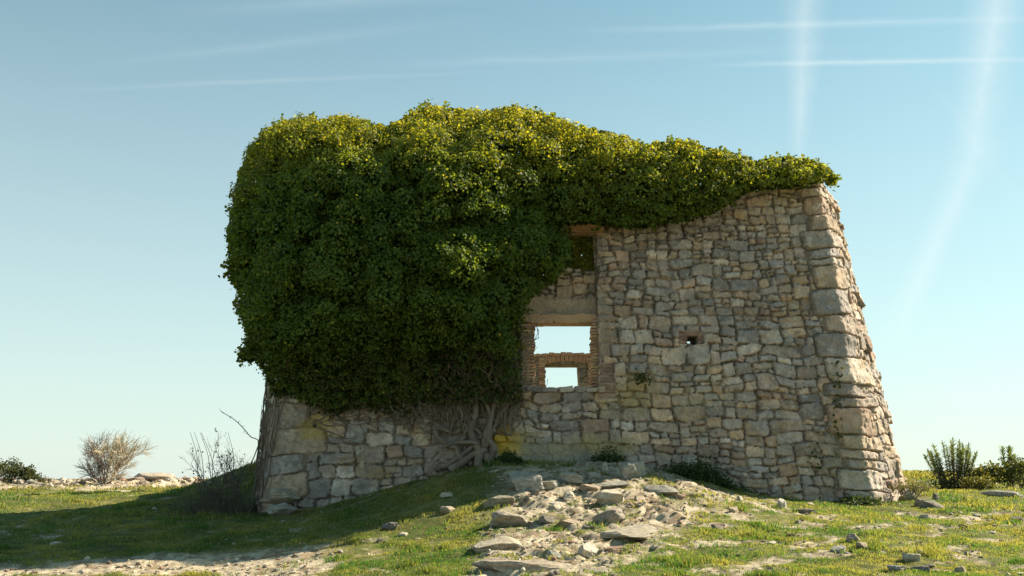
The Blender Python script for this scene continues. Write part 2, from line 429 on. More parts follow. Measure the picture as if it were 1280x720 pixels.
PAL = PAL*np.array([1.10, .99, 1.0])*1.16
def stone_color(RR, S, Z, seed):
    k = np.clip((RR[..., 1]*len(PAL)).astype(int), 0, len(PAL)-1)
    c = PAL[k]*(.74+.50*RR[..., 2:3])
    n1 = fbm(S*3, Z*3, 0, seed+11, 4); n2 = fbm(S*14, Z*14, 0, seed+12, 3)
    c = c*(1+.28*n1[..., None]+.30*n2[..., None])
    g = sstep(.05, .5, fbm(S*5, Z*5, 0, seed+13, 4))[..., None]            # grey weathering
    c = c*(1-.45*g)+np.array([.235, .23, .215])*.45*g
    o = (sstep(.30, .55, fbm(S*1.6, Z*1.6, 0, seed+14, 4)+.25*n2))[..., None]*.5   # ochre
    c = c*(1-o)+np.array([.42, .27, .11])*o
    wl = sstep(.42, .55, fbm(S*11, Z*11, 0, seed+15, 3))[..., None]*.55    # pale lichen
    c = c*(1-wl)+np.array([.55, .53, .46])*wl
    bl = sstep(.40, .56, fbm(S*8, Z*8, 0, seed+16, 3))[..., None]*.5
    c = c*(1-bl)+np.array([.12, .12, .105])*bl
    return c
def heightfield(S, Z, seed, area_f, W, z0, z1, hmin=.3, hmax=.6, mort_lv=0.0):
    rects = rubble_rects(W, z0, z1, area_f, seed, hmin, hmax)
    d, RR, lx, lz = raster(S, Z, rects, seed)
    rects2 = rubble_rects(W, z0, z1, lambda x, y: .008, seed+50, .12, .25)
    d2, RR2, _, _ = raster(S, Z, rects2, seed+60, warp=.03)
    n1 = fbm(S*2, Z*2, 0, seed+21, 4); n2 = fbm(S*9, Z*9, 0, seed+22, 4); n3 = fbm(S*30, Z*30, 0, seed+23, 3)
    e = d+.012*n3
    ew = .006+.014*RR[..., 0]
    prof = sstep(-.004, 1, np.sqrt(np.clip((e-.005)/ew, 0, 1)))
    jd = .10
    w1, w2, wr = worley(S*5.5+.3*n2, Z*8+.3*n2, seed+28)
    dome = (wr-.5)*.028*sstep(0, .1, w2-w1)+.028*fbm(S*5, Z*5, 0, seed+29, 3)
    tilt = (RR[..., 2]-.5)*.26*lx+(RR[..., 3]-.5)*.34*lz
    h = prof*(jd+(RR[..., 1]-.5)*.055+tilt+dome+.016*n2)+.009*n3
    hm = .004+.055*n1+.012*n2+.012*n3+mort_lv
    e2 = d2+.006*n3; prof2 = sstep(0, 1, np.clip((e2-.003)/.015, 0, 1))
    hs = prof2*(.03+.03*RR2[..., 1])+.008*n3-.01
    in_joint = prof < .5
    H = np.where(h > hm, h, hm); stone = h > hm
    H2 = np.maximum(H, np.where(in_joint, hs, -1)); st2 = (H2 > H+1e-6); H = H2
    c = stone_color(RR, S, Z, seed); c2 = stone_color(RR2, S, Z, seed+5)*.9
    mk = sstep(-.05, .35, fbm(S*1.1, Z*1.1, 0, seed+25, 3))[..., None]
    cm = (np.array([.20, .17, .135])*(1-mk)+np.array([.36, .33, .28])*mk)*(1+.35*n2[..., None]+.35*n3[..., None])
    C = np.where(stone[..., None], c, cm); C = np.where(st2[..., None], c2, C)
    return H-jd, C, d, RR

ruin = empty('stone_ruin', (1.0, 21, 1.3), 'roofless rubble stone ruin with battered corner and square window opening, ivy over its top', 'ruin')
RO = np.array([1.0, 21, 1.3])

RES = .016
sA, sB = SC[1]-2.2, SC[4]+1.6
# outer faces of front, left return and right return
S, Z = np.meshgrid(np.arange(sA, sB, RES), np.arange(.45, 7.15, RES))
OX0, OX1, OZ0, OZ1 = .17, 1.50, 3.17, 5.93          # tall opening in the front wall
s_op0, s_op1 = s_of_x(OX0, 4.5), s_of_x(OX1, 4.5)
def area_f(x, z):
    xs = x+sA
    if xs < SC[2]+3.6: return .14
    if xs > SC[3]: return .17
    if z > 5.2: return .068
    if z < 3.0: return .11
    return .09
H, C, d, RR = heightfield(S-sA, Z, 100, area_f, sB-sA, .3, 7.3)
# quoins at both battered corners
def quoins(sc, seed, la, lb, h0, h1, ztop, proud):
    global H, C
    r = random.Random(seed); z = .3; k = 0
    n2 = fbm(S*8, Z*8, 0, seed+1, 4); n3 = fbm(S*28, Z*28, 0, seed+2, 3); n1 = fbm(S*2.5, Z*2.5, 0, seed+3, 3)
    while z < ztop:
        h = r.uniform(h0, h1); a, b = (la, lb*.6) if k % 2 else (la*.8, lb)
        a *= r.uniform(.8, 1.2); b *= r.uniform(.8, 1.25)
        rr0 = r.random(); wS = S+.07*n1+.02*n2; wZ = Z+.05*fbm(S*1.7, Z*1.2, 0, seed+4, 3)+.01*n2
        cs = sc+(b-a)/2; hw = (a+b)/2; cz = z+h/2
        q = (np.abs((wS-cs)/hw)**12+np.abs((wZ-cz-.06*(rr0-.5)*(wS-cs)/.3)/(h/2))**8)**(1/9.)
        dd = (1-q)*h/2*1.1
        rr = [r.random() for _ in range(4)]
        prof = sstep(0, 1, np.sqrt(np.clip((dd+.012*n3-.002)/.016, 0, 1)))
        hh = prof*(.055+proud+.04*rr[0]+.035*n2+.045*n1+(rr[1]-.5)*.3*(wZ-cz)+(rr[2]-.5)*.08*(wS-cs))+.008*n3-.06
        m = (dd > -.012)
        R4 = np.zeros(S.shape+(4,))+np.array(rr)
        ys, xs = np.where(m)
        if len(ys):
            j0, j1, i0, i1 = ys.min(), ys.max()+1, xs.min(), xs.max()+1; sl = (slice(j0, j1), slice(i0, i1))
            cc = stone_color(R4[sl], S[sl], Z[sl], seed+k)
            mm = m[sl]
            H[sl] = np.where(mm, np.where(prof[sl] > .15, hh[sl], -.05+.01*n2[sl]), H[sl])
            C[sl] = np.where((mm & (prof[sl] > .15))[..., None], cc, np.where(mm[..., None], np.array([.25, .215, .165])*(1+.3*n2[sl][..., None]), C[sl]))
        z += h; k += 1
quoins(SC[3], 211, .46, 1.0, .15, .50, 7.3, .045)
quoins(SC[2], 231, .95, .8, .32, .5, 4.2, .0)
P = surf(S, Z, H)
X, Zw = P[..., 0], P[..., 2]
# flush earthy mortar at the foot of the middle part
k = sstep(1.0, .5, np.hypot((X-.9)/1.7, (Zw-1.95)/.45)+.35*fbm(S*2, Z*2, 0, 301, 3))
n2 = fbm(S*9, Z*9, 0, 303, 4)
H = H*(1-.75*k)+(-.02+.015*n2)*.75*k
C = C*(1-.6*k[..., None])+np.array([.31, .295, .24])*(1+.3*n2[..., None])*.6*k[..., None]
# yellow lichen and stains
def stain(cx, cz, rx, rz, colr, amt, seed):
    global C
    k = sstep(1.1, .3, np.hypot((X-cx)/rx, (Zw-cz)/rz)+.75*fbm(S*3, Z*3, 0, seed, 4))*amt
    C = C*(1-k[..., None])+np.array(colr)*(1+.3*n2[..., None])*k[..., None]
def pix(px, py): q = at(px, py, 17.9); return q[0], q[2]
for (px, py, rx, rz, cc, a, sd_) in [(628, 550, .38, .50, (.62, .40, .06), 1.0, 1), (612, 575, .3, .2, (.50, .33, .06), .7, 11), (770, 560, .8, .22, (.42, .32, .12), .55, 2), (790, 495, .55, .5, (.45, .33, .12), .5, 3),
                            (392, 535, .35, .25, (.46, .34, .1), .7, 4), (700, 560, 1.0, .3, (.42, .34, .16), .4, 5), (870, 500, 1.2, .6, (.42, .34, .18), .3, 6), (640, 500, .3, .3, (.5, .35, .1), .5, 7), (1055, 560, .5, .8, (.36, .32, .22), .35, 8)]:
    cx, cz = pix(px, py); stain(cx, cz, rx, rz, cc, a, 400+sd_)
# little square hole framed in brick
hx, hz = pix(867, 424)
bm_ = (np.abs(X-(hx-.03)) < .23+.06*n2) & (np.abs(Zw-(hz+.03)) < .13+.05*n2)
rows = np.floor((Zw-hz)/.062+.3*vn(S*3, Z*3, 0, 77)); ro = np.abs(((Zw-hz)/.062+.3*vn(S*3, Z*3, 0, 77))-rows-.5)
bk = bm_ & ~((np.abs(X-hx) < .30) & (Zw < hz-.07))
H = np.where(bk, -.015-.03*(ro > .40)+.01*n2, H)
C = np.where(bk[..., None], np.array([.34, .225, .17])*(1+.35*n2[..., None]+.3*vn(rows*3.3, S*5)[..., None]), C)
hole = (np.abs(X-hx) < .085) & (np.abs(Zw-hz) < .075)
# brick patch under the sill's right end
bx_, bz_ = pix(758, 475)
pm = (np.abs(X-bx_-.03) < .13+.05*n2) & (np.abs(Zw-bz_) < .32)
H = np.where(pm, -.02-.035*(ro > .38)+.012*n2, H)
C = np.where(pm[..., None], np.array([.33, .23, .175])*(1+.4*n2[..., None]+.35*vn(rows*3.3, S*4)[..., None]), C)
# brown plaster band beside the opening
pl = sstep(.20, .02, np.abs(X-(OX1+.06))+.06*fbm(S*4, Z*4, 0, 91, 3))*sstep(3.5, 3.8, Zw)*sstep(5.2, 4.7, Zw)*.75
H = H*(1-pl)+(-.03+.015*n2)*pl
C = C*(1-.85*pl[..., None])+np.array([.38, .31, .24])*(1+.3*n2[..., None])*.85*pl[..., None]
P = surf(S, Z, H)
ztop = np.interp(P[..., 0], [-4, 0, 3, 4.1, 4.6, 5.2, 6.5], [7.0, 7.0, 6.9, 6.82, 6.86, 6.92, 6.9])+.07*fbm(S*3, S*0, 0, 501, 2)
ztop = np.where(S < SC[1]-.5, 3.1+.15*fbm(S*3, S*0, 0, 502, 2), ztop); ztop = np.where(S > SC[4], np.minimum(ztop, 6.9-.9*(S-SC[4])), ztop)
front = (S > SC[2]) & (S < SC[3])
n_e = .02*fbm(S*6, Z*6, 0, 511, 2)
keep = (P[..., 2] < ztop) & ~(front & (P[..., 0] > OX0+n_e) & (P[..., 0] < OX1+n_e) & (P[..., 2] > OZ0+n_e) & (P[..., 2] < OZ1)) & ~hole
back = surf(S, Z, np.full(S.shape, -.2))
def skin(name, P, C, keep, back, mat, parent, **kw):
    ny, nx = P.shape[:2]
    id0 = np.arange(ny*nx).reshape(ny, nx)
    ck = keep[:-1, :-1] & keep[1:, :-1] & keep[:-1, 1:] & keep[1:, 1:]
    f = np.stack([id0[:-1, :-1], id0[:-1, 1:], id0[1:, 1:], id0[1:, :-1]], -1)[ck]
    off = ny*nx; extra = []
    cp = np.pad(ck, 1)
    # border edges of kept cells get a face going into the wall
    def edge(m, a, b):
        extra.append(np.stack([b[m], a[m], a[m]+off, b[m]+off], -1))
    c = cp[1:-1, 1:-1]
    edge(c & ~cp[:-2, 1:-1], id0[:-1, :-1], id0[:-1, 1:]); edge(c & ~cp[2:, 1:-1], id0[1:, 1:], id0[1:, :-1])
    edge(c & ~cp[1:-1, :-2], id0[1:, :-1], id0[:-1, :-1]); edge(c & ~cp[1:-1, 2:], id0[:-1, 1:], id0[1:, 1:])
    F = np.concatenate([f]+extra)
    V = np.concatenate([P.reshape(-1, 3), back.reshape(-1, 3)]); CC = np.concatenate([C.reshape(-1, 3)]*2)
    used = np.unique(F); re = np.full(len(V), -1); re[used] = np.arange(len(used))
    return mesh_np(name, V[used]-RO, re[F], mat, parent, np.clip(CC[used], .01, .8), True, **kw)
skin('wall', P, C, keep, back, M_STONE, ruin)

# wall core: thickness, inner faces, side walls and back wall
BX0, BX1, BZ0, BZ1 = .77, 1.74, 2.6, 4.22           # opening in the back wall
def s_back(x): return SC[5]+(7.3-x)*(SC[6]-SC[5])/(7.3+4.95)
sh0, sh1 = s_of_x(hx-.08, hz), s_of_x(hx+.09, hz)
sg = sorted(set(list(np.arange(0, SEND-.01, .2))+[s_op0, s_op1, sh0, sh1, s_back(BX0), s_back(BX1)]+[SC[i] for i in range(1, 6)]))
sg = np.array(sg); sg = sg[np.concatenate([[True], np.diff(sg) > .03])]
for v in (s_op0, s_op1, sh0, sh1, s_back(BX0), s_back(BX1)):
    sg[np.argmin(abs(sg-v))] = v
zg = np.array(sorted([hz-.075, hz+.075, .35, .8, 1.2, 1.6, 2.0, 2.35, BZ0, 2.9, OZ0, 3.5, 3.8, BZ1, 4.3, 4.45, 4.7, 5.0, 5.3, 5.6, OZ1, 6.2, 6.5, 6.78, 7.0]))
sm = (sg+np.append(sg[1:], SEND))/2; zm = (zg[1:]+zg[:-1])/2
SM, ZM = np.meshgrid(sm, zm)
is_front = (SM > SC[1]) & (SM < SC[4])
top = np.where(is_front, 6.8, np.where((SM > SC[5]), 4.46, 4.4))
top = np.where((SM > SC[4]) & (SM < SC[4]+1.3), 6.8-.9*(SM-SC[4]), top)
top = np.where((SM > SC[5]+10.2) | (SM < .9), 5.4, top); top = np.where((SM > .9) & (SM < SC[1]-.6), 3.1, top)
ck = ZM < top+.4*np.where(is_front, 0, fbm(SM*1.3, SM*0, 0, 8, 2))*(~((SM > SC[5]+3) & (SM < SC[5]+8)))
ck &= ~((SM > sh0) & (SM < sh1) & (np.abs(ZM-hz) < .08))
ck &= ~((SM > s_op0) & (SM < s_op1) & (ZM > OZ0) & (ZM < OZ1))
ck &= ~((SM > min(s_back(BX0), s_back(BX1))) & (SM < max(s_back(BX0), s_back(BX1))) & (ZM > BZ0) & (ZM < BZ1))
ns, nzz = len(sg), len(zg)
SG, ZG = np.meshgrid(sg, zg)
inner_j = .03*fbm(SG*3, ZG*3, 0, 9, 2)
def offs(o): return surf(SG, ZG, o)
PO, PI = offs(np.where((SG > sA+.3) & (SG < sB-.3), -.17, -.02)+inner_j*.3), offs(np.full(SG.shape, -.80)+inner_j)
V = np.concatenate([PO.reshape(-1, 3), PI.reshape(-1, 3)]); OFF = ns*nzz
F = []
for j in range(nzz-1):
    for i in range(ns):
        if not ck[j, i]: continue
        i2 = (i+1) % ns; a, b, c_, d_ = j*ns+i, j*ns+i2, (j+1)*ns+i2, (j+1)*ns+i
        F.append((a, b, c_, d_)); F.append((d_+OFF, c_+OFF, b+OFF, a+OFF))
        if j == nzz-2 or not ck[j+1, i]: F.append((d_, c_, c_+OFF, d_+OFF))
        if j > 0 and not ck[j-1, i]: F.append((b, a, a+OFF, b+OFF))
        if not ck[j, (i-1) % ns]: F.append((a, d_, d_+OFF, a+OFF))
        if not ck[j, i2]: F.append((c_, b, b+OFF, c_+OFF))
def mat_masonry(name, cols, scale=3.2, bump=.7):
    m, n, l = new_mat(name); b = n['Principled BSDF']; b.inputs['Roughness'].default_value = .93; b.inputs['Specular IOR Level'].default_value = .2
    tc = n.new('ShaderNodeTexCoord'); mp = n.new('ShaderNodeMapping'); mp.inputs['Scale'].default_value = (1, 1, 1.8)
    nn = n.new('ShaderNodeTexNoise'); nn.inputs['Scale'].default_value = 3; nn.inputs['Detail'].default_value = 6
    l.new(tc.outputs['Object'], nn.inputs[0])
    av = n.new('ShaderNodeVectorMath'); av.operation = 'MULTIPLY_ADD'; l.new(nn.outputs['Color'], av.inputs[0]); av.inputs[1].default_value = (.25,)*3; l.new(tc.outputs['Object'], av.inputs[2])
    l.new(av.outputs[0], mp.inputs[0])
    v1 = n.new('ShaderNodeTexVoronoi'); v1.inputs['Scale'].default_value = scale; l.new(mp.outputs[0], v1.inputs['Vector'])
    v2 = n.new('ShaderNodeTexVoronoi'); v2.feature = 'DISTANCE_TO_EDGE'; v2.inputs['Scale'].default_value = scale; l.new(mp.outputs[0], v2.inputs['Vector'])
    sp = n.new('ShaderNodeSeparateColor'); l.new(v1.outputs['Color'], sp.inputs[0])
    cr = n.new('ShaderNodeValToRGB'); e = cr.color_ramp.elements
    e[0].position = 0; e[0].color = cols[0]+(1,); e[1].position = 1; e[1].color = cols[-1]+(1,)
    for i, c in enumerate(cols[1:-1]): q = e.new((i+1)/(len(cols)-1)); q.color = c+(1,)
    l.new(sp.outputs[0], cr.inputs[0])
    n2 = n.new('ShaderNodeTexNoise'); n2.inputs['Scale'].default_value = 18; n2.inputs['Detail'].default_value = 8; l.new(tc.outputs['Object'], n2.inputs[0])
    mr = n.new('ShaderNodeMapRange'); mr.inputs[1].default_value = .3; mr.inputs[2].default_value = .7; mr.inputs[3].default_value = .6; mr.inputs[4].default_value = 1.35; l.new(n2.outputs[0], mr.inputs[0])
    jr = n.new('ShaderNodeMapRange'); jr.inputs[1].default_value = .01; jr.inputs[2].default_value = .06; l.new(v2.outputs[0], jr.inputs[0])
    mx = n.new('ShaderNodeMix'); mx.data_type = 'RGBA'; l.new(jr.outputs[0], mx.inputs[0]); mx.inputs[6].default_value = (.2, .17, .13, 1); l.new(cr.outputs[0], mx.inputs[7])
    sc_ = n.new('ShaderNodeVectorMath'); sc_.operation = 'SCALE'; l.new(mx.outputs[2], sc_.inputs[0]); l.new(mr.outputs[0], sc_.inputs['Scale']); l.new(sc_.outputs[0], b.inputs['Base Color'])
    hh = n.new('ShaderNodeMath'); hh.operation = 'MULTIPLY_ADD'; l.new(n2.outputs[0], hh.inputs[0]); hh.inputs[1].default_value = .5; l.new(jr.outputs[0], hh.inputs[2])
    bp = n.new('ShaderNodeBump'); bp.inputs['Strength'].default_value = bump; bp.inputs['Distance'].default_value = .03; l.new(hh.outputs[0], bp.inputs['Height']); l.new(bp.outputs[0], b.inputs['Normal'])
    return m
M_CORE = mat_masonry('inner_masonry', [(.36, .33, .27), (.28, .26, .23), (.42, .36, .28), (.33, .27, .2)])
mesh_np('wall_core', V-RO, np.array(F), M_CORE, ruin)

# stone-and-plaster infill over the window, set back in the tall opening
S2, Z2 = np.meshgrid(np.arange(0, OX1-OX0+.04, .012), np.arange(4.33, 5.50, .012))
H2, C2, _, _ = heightfield(S2, Z2, 700, lambda x, y: .05, 2.0, 4.2, 5.6, .2, .35)
kk = sstep(4.92, 4.74, Z2+.05*fbm(S2*5, Z2*5, 0, 3, 3)); q2 = fbm(S2*9, Z2*9, 0, 5, 4)
H2 = H2*(1-kk)+(.0+.02*q2)*kk
C2 = C2*(1-kk[..., None])+np.array([.45, .36, .27])*(1+.3*q2[..., None])*kk[..., None]
P2 = np.stack([OX0-.02+S2, 18.28-H2, Z2], -1)
tz = 5.33+.12*fbm(S2*4, S2*0, 0, 15, 2)-.10*(S2 < .5)
skin('infill', P2, C2, Z2 < tz, P2*np.array([1, 0, 1])+np.array([0, 18.62, 0]), M_STONE, ruin)

def rough_box(mb, c0, c1, colr, amp=.006, n=3, r=None, rot=0.0):
    """box with worn edges and uneven faces"""
    r = r or rng
    c0, c1 = np.array(c0, float), np.array(c1, float); sz = (c1-c0)/2; ce = (c0+c1)/2
    t = np.linspace(-1, 1, n+1); v = []; f = []; base = 0
    for ax in range(3):
        for sg_ in (-1, 1):
            A, B = np.meshgrid(t, t); q = np.zeros((n+1, n+1, 3)); q[..., ax] = sg_; q[..., (ax+1) % 3] = A; q[..., (ax+2) % 3] = B*sg_
            v.append(q.reshape(-1, 3)); id_ = np.arange((n+1)**2).reshape(n+1, n+1)+base; base += (n+1)**2
            f.append(np.stack([id_[:-1, :-1], id_[:-1, 1:], id_[1:, 1:], id_[1:, :-1]], -1).reshape(-1, 4))
    v = np.concatenate(v); m = np.min(sz)
    rr = .35*m; inner = np.clip(v*sz, -(sz-rr), sz-rr); dv = v*sz-inner; ln = np.linalg.norm(dv, axis=1)[:, None]
    p = inner+dv/np.maximum(ln, 1e-9)*np.minimum(ln, rr)
    o = r.random(3)*50
    p = p+amp*np.stack([vn(p[:, 0]*9+o[0]+k*7, p[:, 1]*9+o[1], p[:, 2]*9+o[2]+.01, k) for k in range(3)], -1)*2
    if rot: c, s = math.cos(rot), math.sin(rot); p = np.stack([p[:, 0]*c-p[:, 2]*s, p[:, 1], p[:, 0]*s+p[:, 2]*c], -1)
    mb.add(p+ce, np.concatenate(f), c=np.array(colr))
def brick_c(): return np.array([.50, .33, .22])*rng.uniform(.7, 1.25)*np.array([1, rng.uniform(.9, 1.15), rng.uniform(.85, 1.1)])
# window frame of brick: two jambs, a lintel; and a stone sill
fr = empty('window_frame', (0, 0, 0), None, None); fr.parent = ruin; fr.location = (0, 0, 0)
def jamb(x0, x1, z0, z1, y0, y1, face):
    mb = MB(); z = z0
    rough_box(mb, (x0+.02 if face > 0 else x0+.05, y0+.015, z0), (x1-.05 if face > 0 else x1-.02, y1, z1), (.33, .24, .17), .012, 6)
    while z < z1-.02:
        h = rng.uniform(.048, .062); e = rng.uniform(-.02, .02)
        rough_box(mb, (x0-.0+(e if face < 0 else 0), y0+rng.uniform(-.012, .012), z+.006), (x1+(e if face > 0 else 0), y1-.02, z+h-.004), brick_c(), .004, 2); z += h
    return mb
jamb(OX0-.03, .40, OZ0-.03, 4.42, 18.20, 18.52, 1).build('jamb', M_BRICK, fr, RO, True)
jamb(1.395, OX1+.03, OZ0-.03, 4.42, 18.14, 18.52, -1).build('jamb', M_BRICK, fr, RO, True)
mb = MB(); rough_box(mb, (OX0-.02, 18.16, 4.34), (OX1+.02, 18.6, 4.49), (.50, .33, .21), .02, 10)
for k in range(8):
    x = .3+k*.15; rough_box(mb, (x, 18.17, 4.325+.01*rng.random()), (x+.14, 18.5, 4.40), brick_c(), .006, 2)
mb.build('lintel', M_BRICK, fr, RO, True)
mb = MB(); x = OX0-.12
while x < OX1+.1:
    w_ = rng.uniform(.12, .34); rough_box(mb, (x, 17.86+rng.uniform(-.03, .03), OZ0-.09), (x+w_-.012, 18.62, OZ0+rng.uniform(-.01, .03)), PAL[rng.integers(10)]*.9, .012, 5); x += w_
mb.build('sill', M_STONE, fr, RO, True)
# timber over the tall opening
mb = MB(); rough_box(mb, (-.25, 17.99, 5.93), (1.62, 18.16, 6.10), (.36, .22, .12), .02, 14)
mb.build('timber_lintel', M_WOOD, ruin, RO, True)
mb = MB(); rough_box(mb, (-.25, 18.18, 5.94), (1.62, 18.9, 6.1), (.30, .19, .11), .02, 10)
mb.build('timber_lintel', M_WOOD, ruin, RO, True)
# brick arch round the opening in the back wall
yb = 24.55
mb = MB()
for k in range(26):
    t = k/25; x = BX0-.12+t*(BX1-BX0+.24); zt = BZ1+.07*math.sin(math.pi*t)
    rough_box(mb, (x-.022, yb-.78, zt-.02), (x+.022, yb+.15, zt+.13+.02*rng.random()), brick_c()*.3+np.array([.46, .27, .165]), .006, 3, rot=(t-.5)*-.25)
mb.build('arch', M_BRICK, ruin, RO, True)
mb = MB()
for k in range(14):
    x = BX0-.5+k*.14; rough_box(mb, (x, yb-.80, BZ1+.14+.05*math.sin(math.pi*(k/13))), (x+.135, yb+.15, BZ1+.21+.05*math.sin(math.pi*(k/13))+.012*rng.random()), brick_c()*.3+np.array([.45, .27, .165]), .008, 3)
mb.build('coping', M_BRICK, ruin, RO, True)
for x0, x1, fc in ((BX0-.16, BX0+.005, 1), (BX1-.005, BX1+.18, -1)):
    mb = MB(); z = BZ0-.2
    while z < BZ1+.1:
        e = rng.uniform(-.02, .02); rough_box(mb, (x0+(e if fc < 0 else 0), yb-.79, z), (x1+(e if fc > 0 else 0), yb+.1, z+.05), brick_c()*1.1, .005, 2); z += .056
    mb.build('jamb', M_BRICK, ruin, RO, True)
# loose stones bedded on the bare wall head by the battered corner
mb = MB()
for k in range(26):
    s_ = SC[3]-1.9+k*.115; o_ = rng.uniform(-.6, -.22)
    p = surf(np.array([s_]), np.array([6.86]), np.array([o_]))[0]; a_ = rng.uniform(.1, .2, 3)
    rough_box(mb, p-a_*[1, 1, .7], p+a_*[1, 1, .45], PAL[rng.integers(10)]*1.05, .03, 5)
p = surf(np.array([SC[3]]), np.array([6.9]), np.array([-.2]))[0]
rough_box(mb, p-[.2, .05, .22], p+[.16, .45, .16], PAL[2], .03, 6)
mb.build('wall_head', M_STONE, ruin, RO, True)

# ------------------------------------------------------------------ rocks
import mathutils
def rock_mesh(size, seed, flat=1.0, blocky=.5, colr=(.38, .33, .26), sub=4, lichen=.3):
    bm = __import__('bmesh').new(); __import__('bmesh').ops.create_icosphere(bm, subdivisions=sub, radius=1)
    v = np.array([q.co[:] for q in bm.verts]); f = np.array([[q.index for q in fc.verts] for fc in bm.faces]); bm.free()
    r = np.random.default_rng(seed)
    p = 2+blocky*5; v = v/((np.abs(v)**p).sum(1)**(1/p))[:, None]
    for k in range(int(8+blocky*4)):     # cleave planes
        n = r.normal(size=3); n /= np.linalg.norm(n); dd = r.uniform(.55, .9); h = v@n; ex = np.maximum(h-dd, 0); v = v-ex[:, None]*n*.92
    o = seed*3.7
    v[:, :2] *= (1+.07*vn(v[:, 2]*7+o, v[:, 0]*.6, v[:, 1]*.6+.01, 3))[:, None]
    v = v*(1+.12*fbm(v[:, 0]*1.4+o, v[:, 1]*1.4, v[:, 2]*1.4+.01, 1, 3)[:, None])
    nn = fbm(v[:, 0]*4+o, v[:, 1]*4, v[:, 2]*4+.01, 5, 3)
    v = v*(1+.09*nn[:, None]+.03*fbm(v[:, 0]*11+o, v[:, 1]*11, v[:, 2]*11+.01, 7, 2)[:, None])
    c = np.array(colr)*(1+.35*nn[:, None]+.25*fbm(v[:, 0]*9+o, v[:, 1]*9, v[:, 2]*9+.01, 6, 3)[:, None])
    kl = sstep(.25, .5, fbm(v[:, 0]*3+o, v[:, 1]*3, v[:, 2]*3+.01, 8, 3))[:, None]*lichen
    c = c*(1-kl)+np.array([.46, .36, .16])*kl
    return v*np.array(size), f, np.clip(c, .02, .8)
def rock(px, py, wpx, hpx, label, depth=1.0, blocky=.6, colr=(.40, .345, .265), yaw=None, tilt=0.0, seed=None, group='stones scattered round the ruin', Y=None, name='rock', cat='stone', lift=0.0, roll=0.0, lichen=.2):
    p = on_ground(px, py) if Y is None else np.array([at(px, py, Y)[0], Y, at(px, py, Y)[2]])
    seed = seed or int(px*7+py); m = p[1]/FPX*1.02
    a = wpx*m/2; h = hpx*m/2*1.15
    v, f, c = rock_mesh((a, a*depth, h), seed, 1, blocky, colr, 4, lichen)
    o = mesh_np(name, v, f, M_ROCK, None, c, False, label=label, cat=cat, group=group)
    o.location = (p[0], p[1]+a*depth*.4, p[2]+h*(.45+lift)); o.rotation_euler = (tilt, roll, yaw if yaw is not None else random.uniform(-.4, .4))
    return o
GREY = (.36, .34, .29); PALE = (.52, .46, .36); WARM = (.42, .34, .25); DARK = (.24, .21, .17); RED = (.36, .24, .18)
rock(657, 614, 44, 29, 'largest squared grey block left of the rubble steps at the wall foot', .8, 1.0, GREY, 0)
rock(712, 605, 33, 15, 'oval flat grey stone lying on the rubble under the window', .8, .5, GREY, 0)
rock(686, 612, 40, 14, 'low grey slab between the squared block and the oval stone', .9, .9, GREY, .1)
rock(711, 626, 17, 14, 'small cube-like pale stone in the sun below the oval stone', 1, 1, PALE, .3)
rock(793, 600, 35, 24, 'large rounded grey boulder against the wall right of the rubble steps', .8, .5, GREY, 0, .1)
rock(757, 590, 11, 15, 'small upright pale stone leaning on the wall foot', .7, 1, PALE, 0)
rock(744, 600, 16, 12, 'small grey stone in the shade beside the upright pale stone', .8, .8, GREY)
rock(768, 612, 48, 10, 'flat grey slab in the wall shade below the upright stone', .7, 1, GREY, -.1)
rock(738, 616, 38, 12, 'brownish slab bedded in the rubble right of the cube-like stone', .8, .9, WARM)
rock(765, 632, 42, 20, 'pale layered block at the top of the stony path', .9, 1, PALE, .2)
rock(800, 630, 26, 13, 'tilted reddish slab at the right of the path head', .6, 1, WARM, .9, .3)
rock(826, 621, 42, 13, 'flat slab along the wall shade right of the path head', .5, 1, GREY, .05)
rock(848, 623, 22, 9, 'reddish low slab at the end of the wall shade', .6, 1, RED, .05)
rock(765, 658, 42, 20, 'dark wedge-shaped slab casting a shadow in the middle of the path', .8, .9, (.33, .29, .24), .3, -.25)
rock(788, 676, 60, 14, 'broad smooth sloping slab at the right of the path', 1.1, 1, (.40, .35, .27), -.5, .12)
rock(735, 697, 25, 20, 'bright pale tilted cube stone low on the path', .9, 1, (.56, .50, .41), .5, .3)
rock(640, 660, 52, 24, 'rounded brown rock with orange lichen left of the path', .9, .5, (.36, .31, .25), .2, 0, lichen=.6)
rock(628, 690, 68, 20, 'big flat-topped slab with shaded front edge left of the path', .9, 1, (.44, .38, .29), .06, 0)
rock(655, 717, 118, 17, 'long straight ledge slab across the bottom of the path', .35, 1, (.42, .35, .27), -.03, 0)
rock(612, 716, 40, 10, 'short low slab at the left end of the long ledge', .5, 1, WARM, .1)
rock(625, 630, 46, 15, 'dark-edged mossy stone on the turf lip above the brown rock', .8, .6, (.34, .30, .22), .1)
rock(668, 622, 12, 7, 'tiny dark round stone on the turf lip', 1, .5, DARK)
rock(659, 632, 9, 8, 'tiny black round stone beside the mossy turf lip', 1, .5, (.15, .14, .12))
rock(681, 660, 22, 13, 'dark pointed stone in the middle of the path', 1, .8, DARK, .4, .2)
rock(712, 662, 30, 10, 'flat brown stone across the middle of the path', .8, .9, WARM)
rock(696, 634, 26, 9, 'thin pale plate near the path head', .9, 1, PALE, .7, .1)
rock(693, 700, 22, 11, 'grey stone just above the long ledge', .9, .8, GREY)
rock(712, 704, 14, 9, 'pale stone at the right end of the long ledge', .9, .8, PALE)
rock(768, 690, 24, 12, 'reddish brown stone sunk in grass right of the pale cube stone', .9, .6, RED)
rock(486, 663, 22, 11, 'dark jagged rock alone on the sunlit turf edge', .9, .8, (.20, .18, .16), .3, .1)
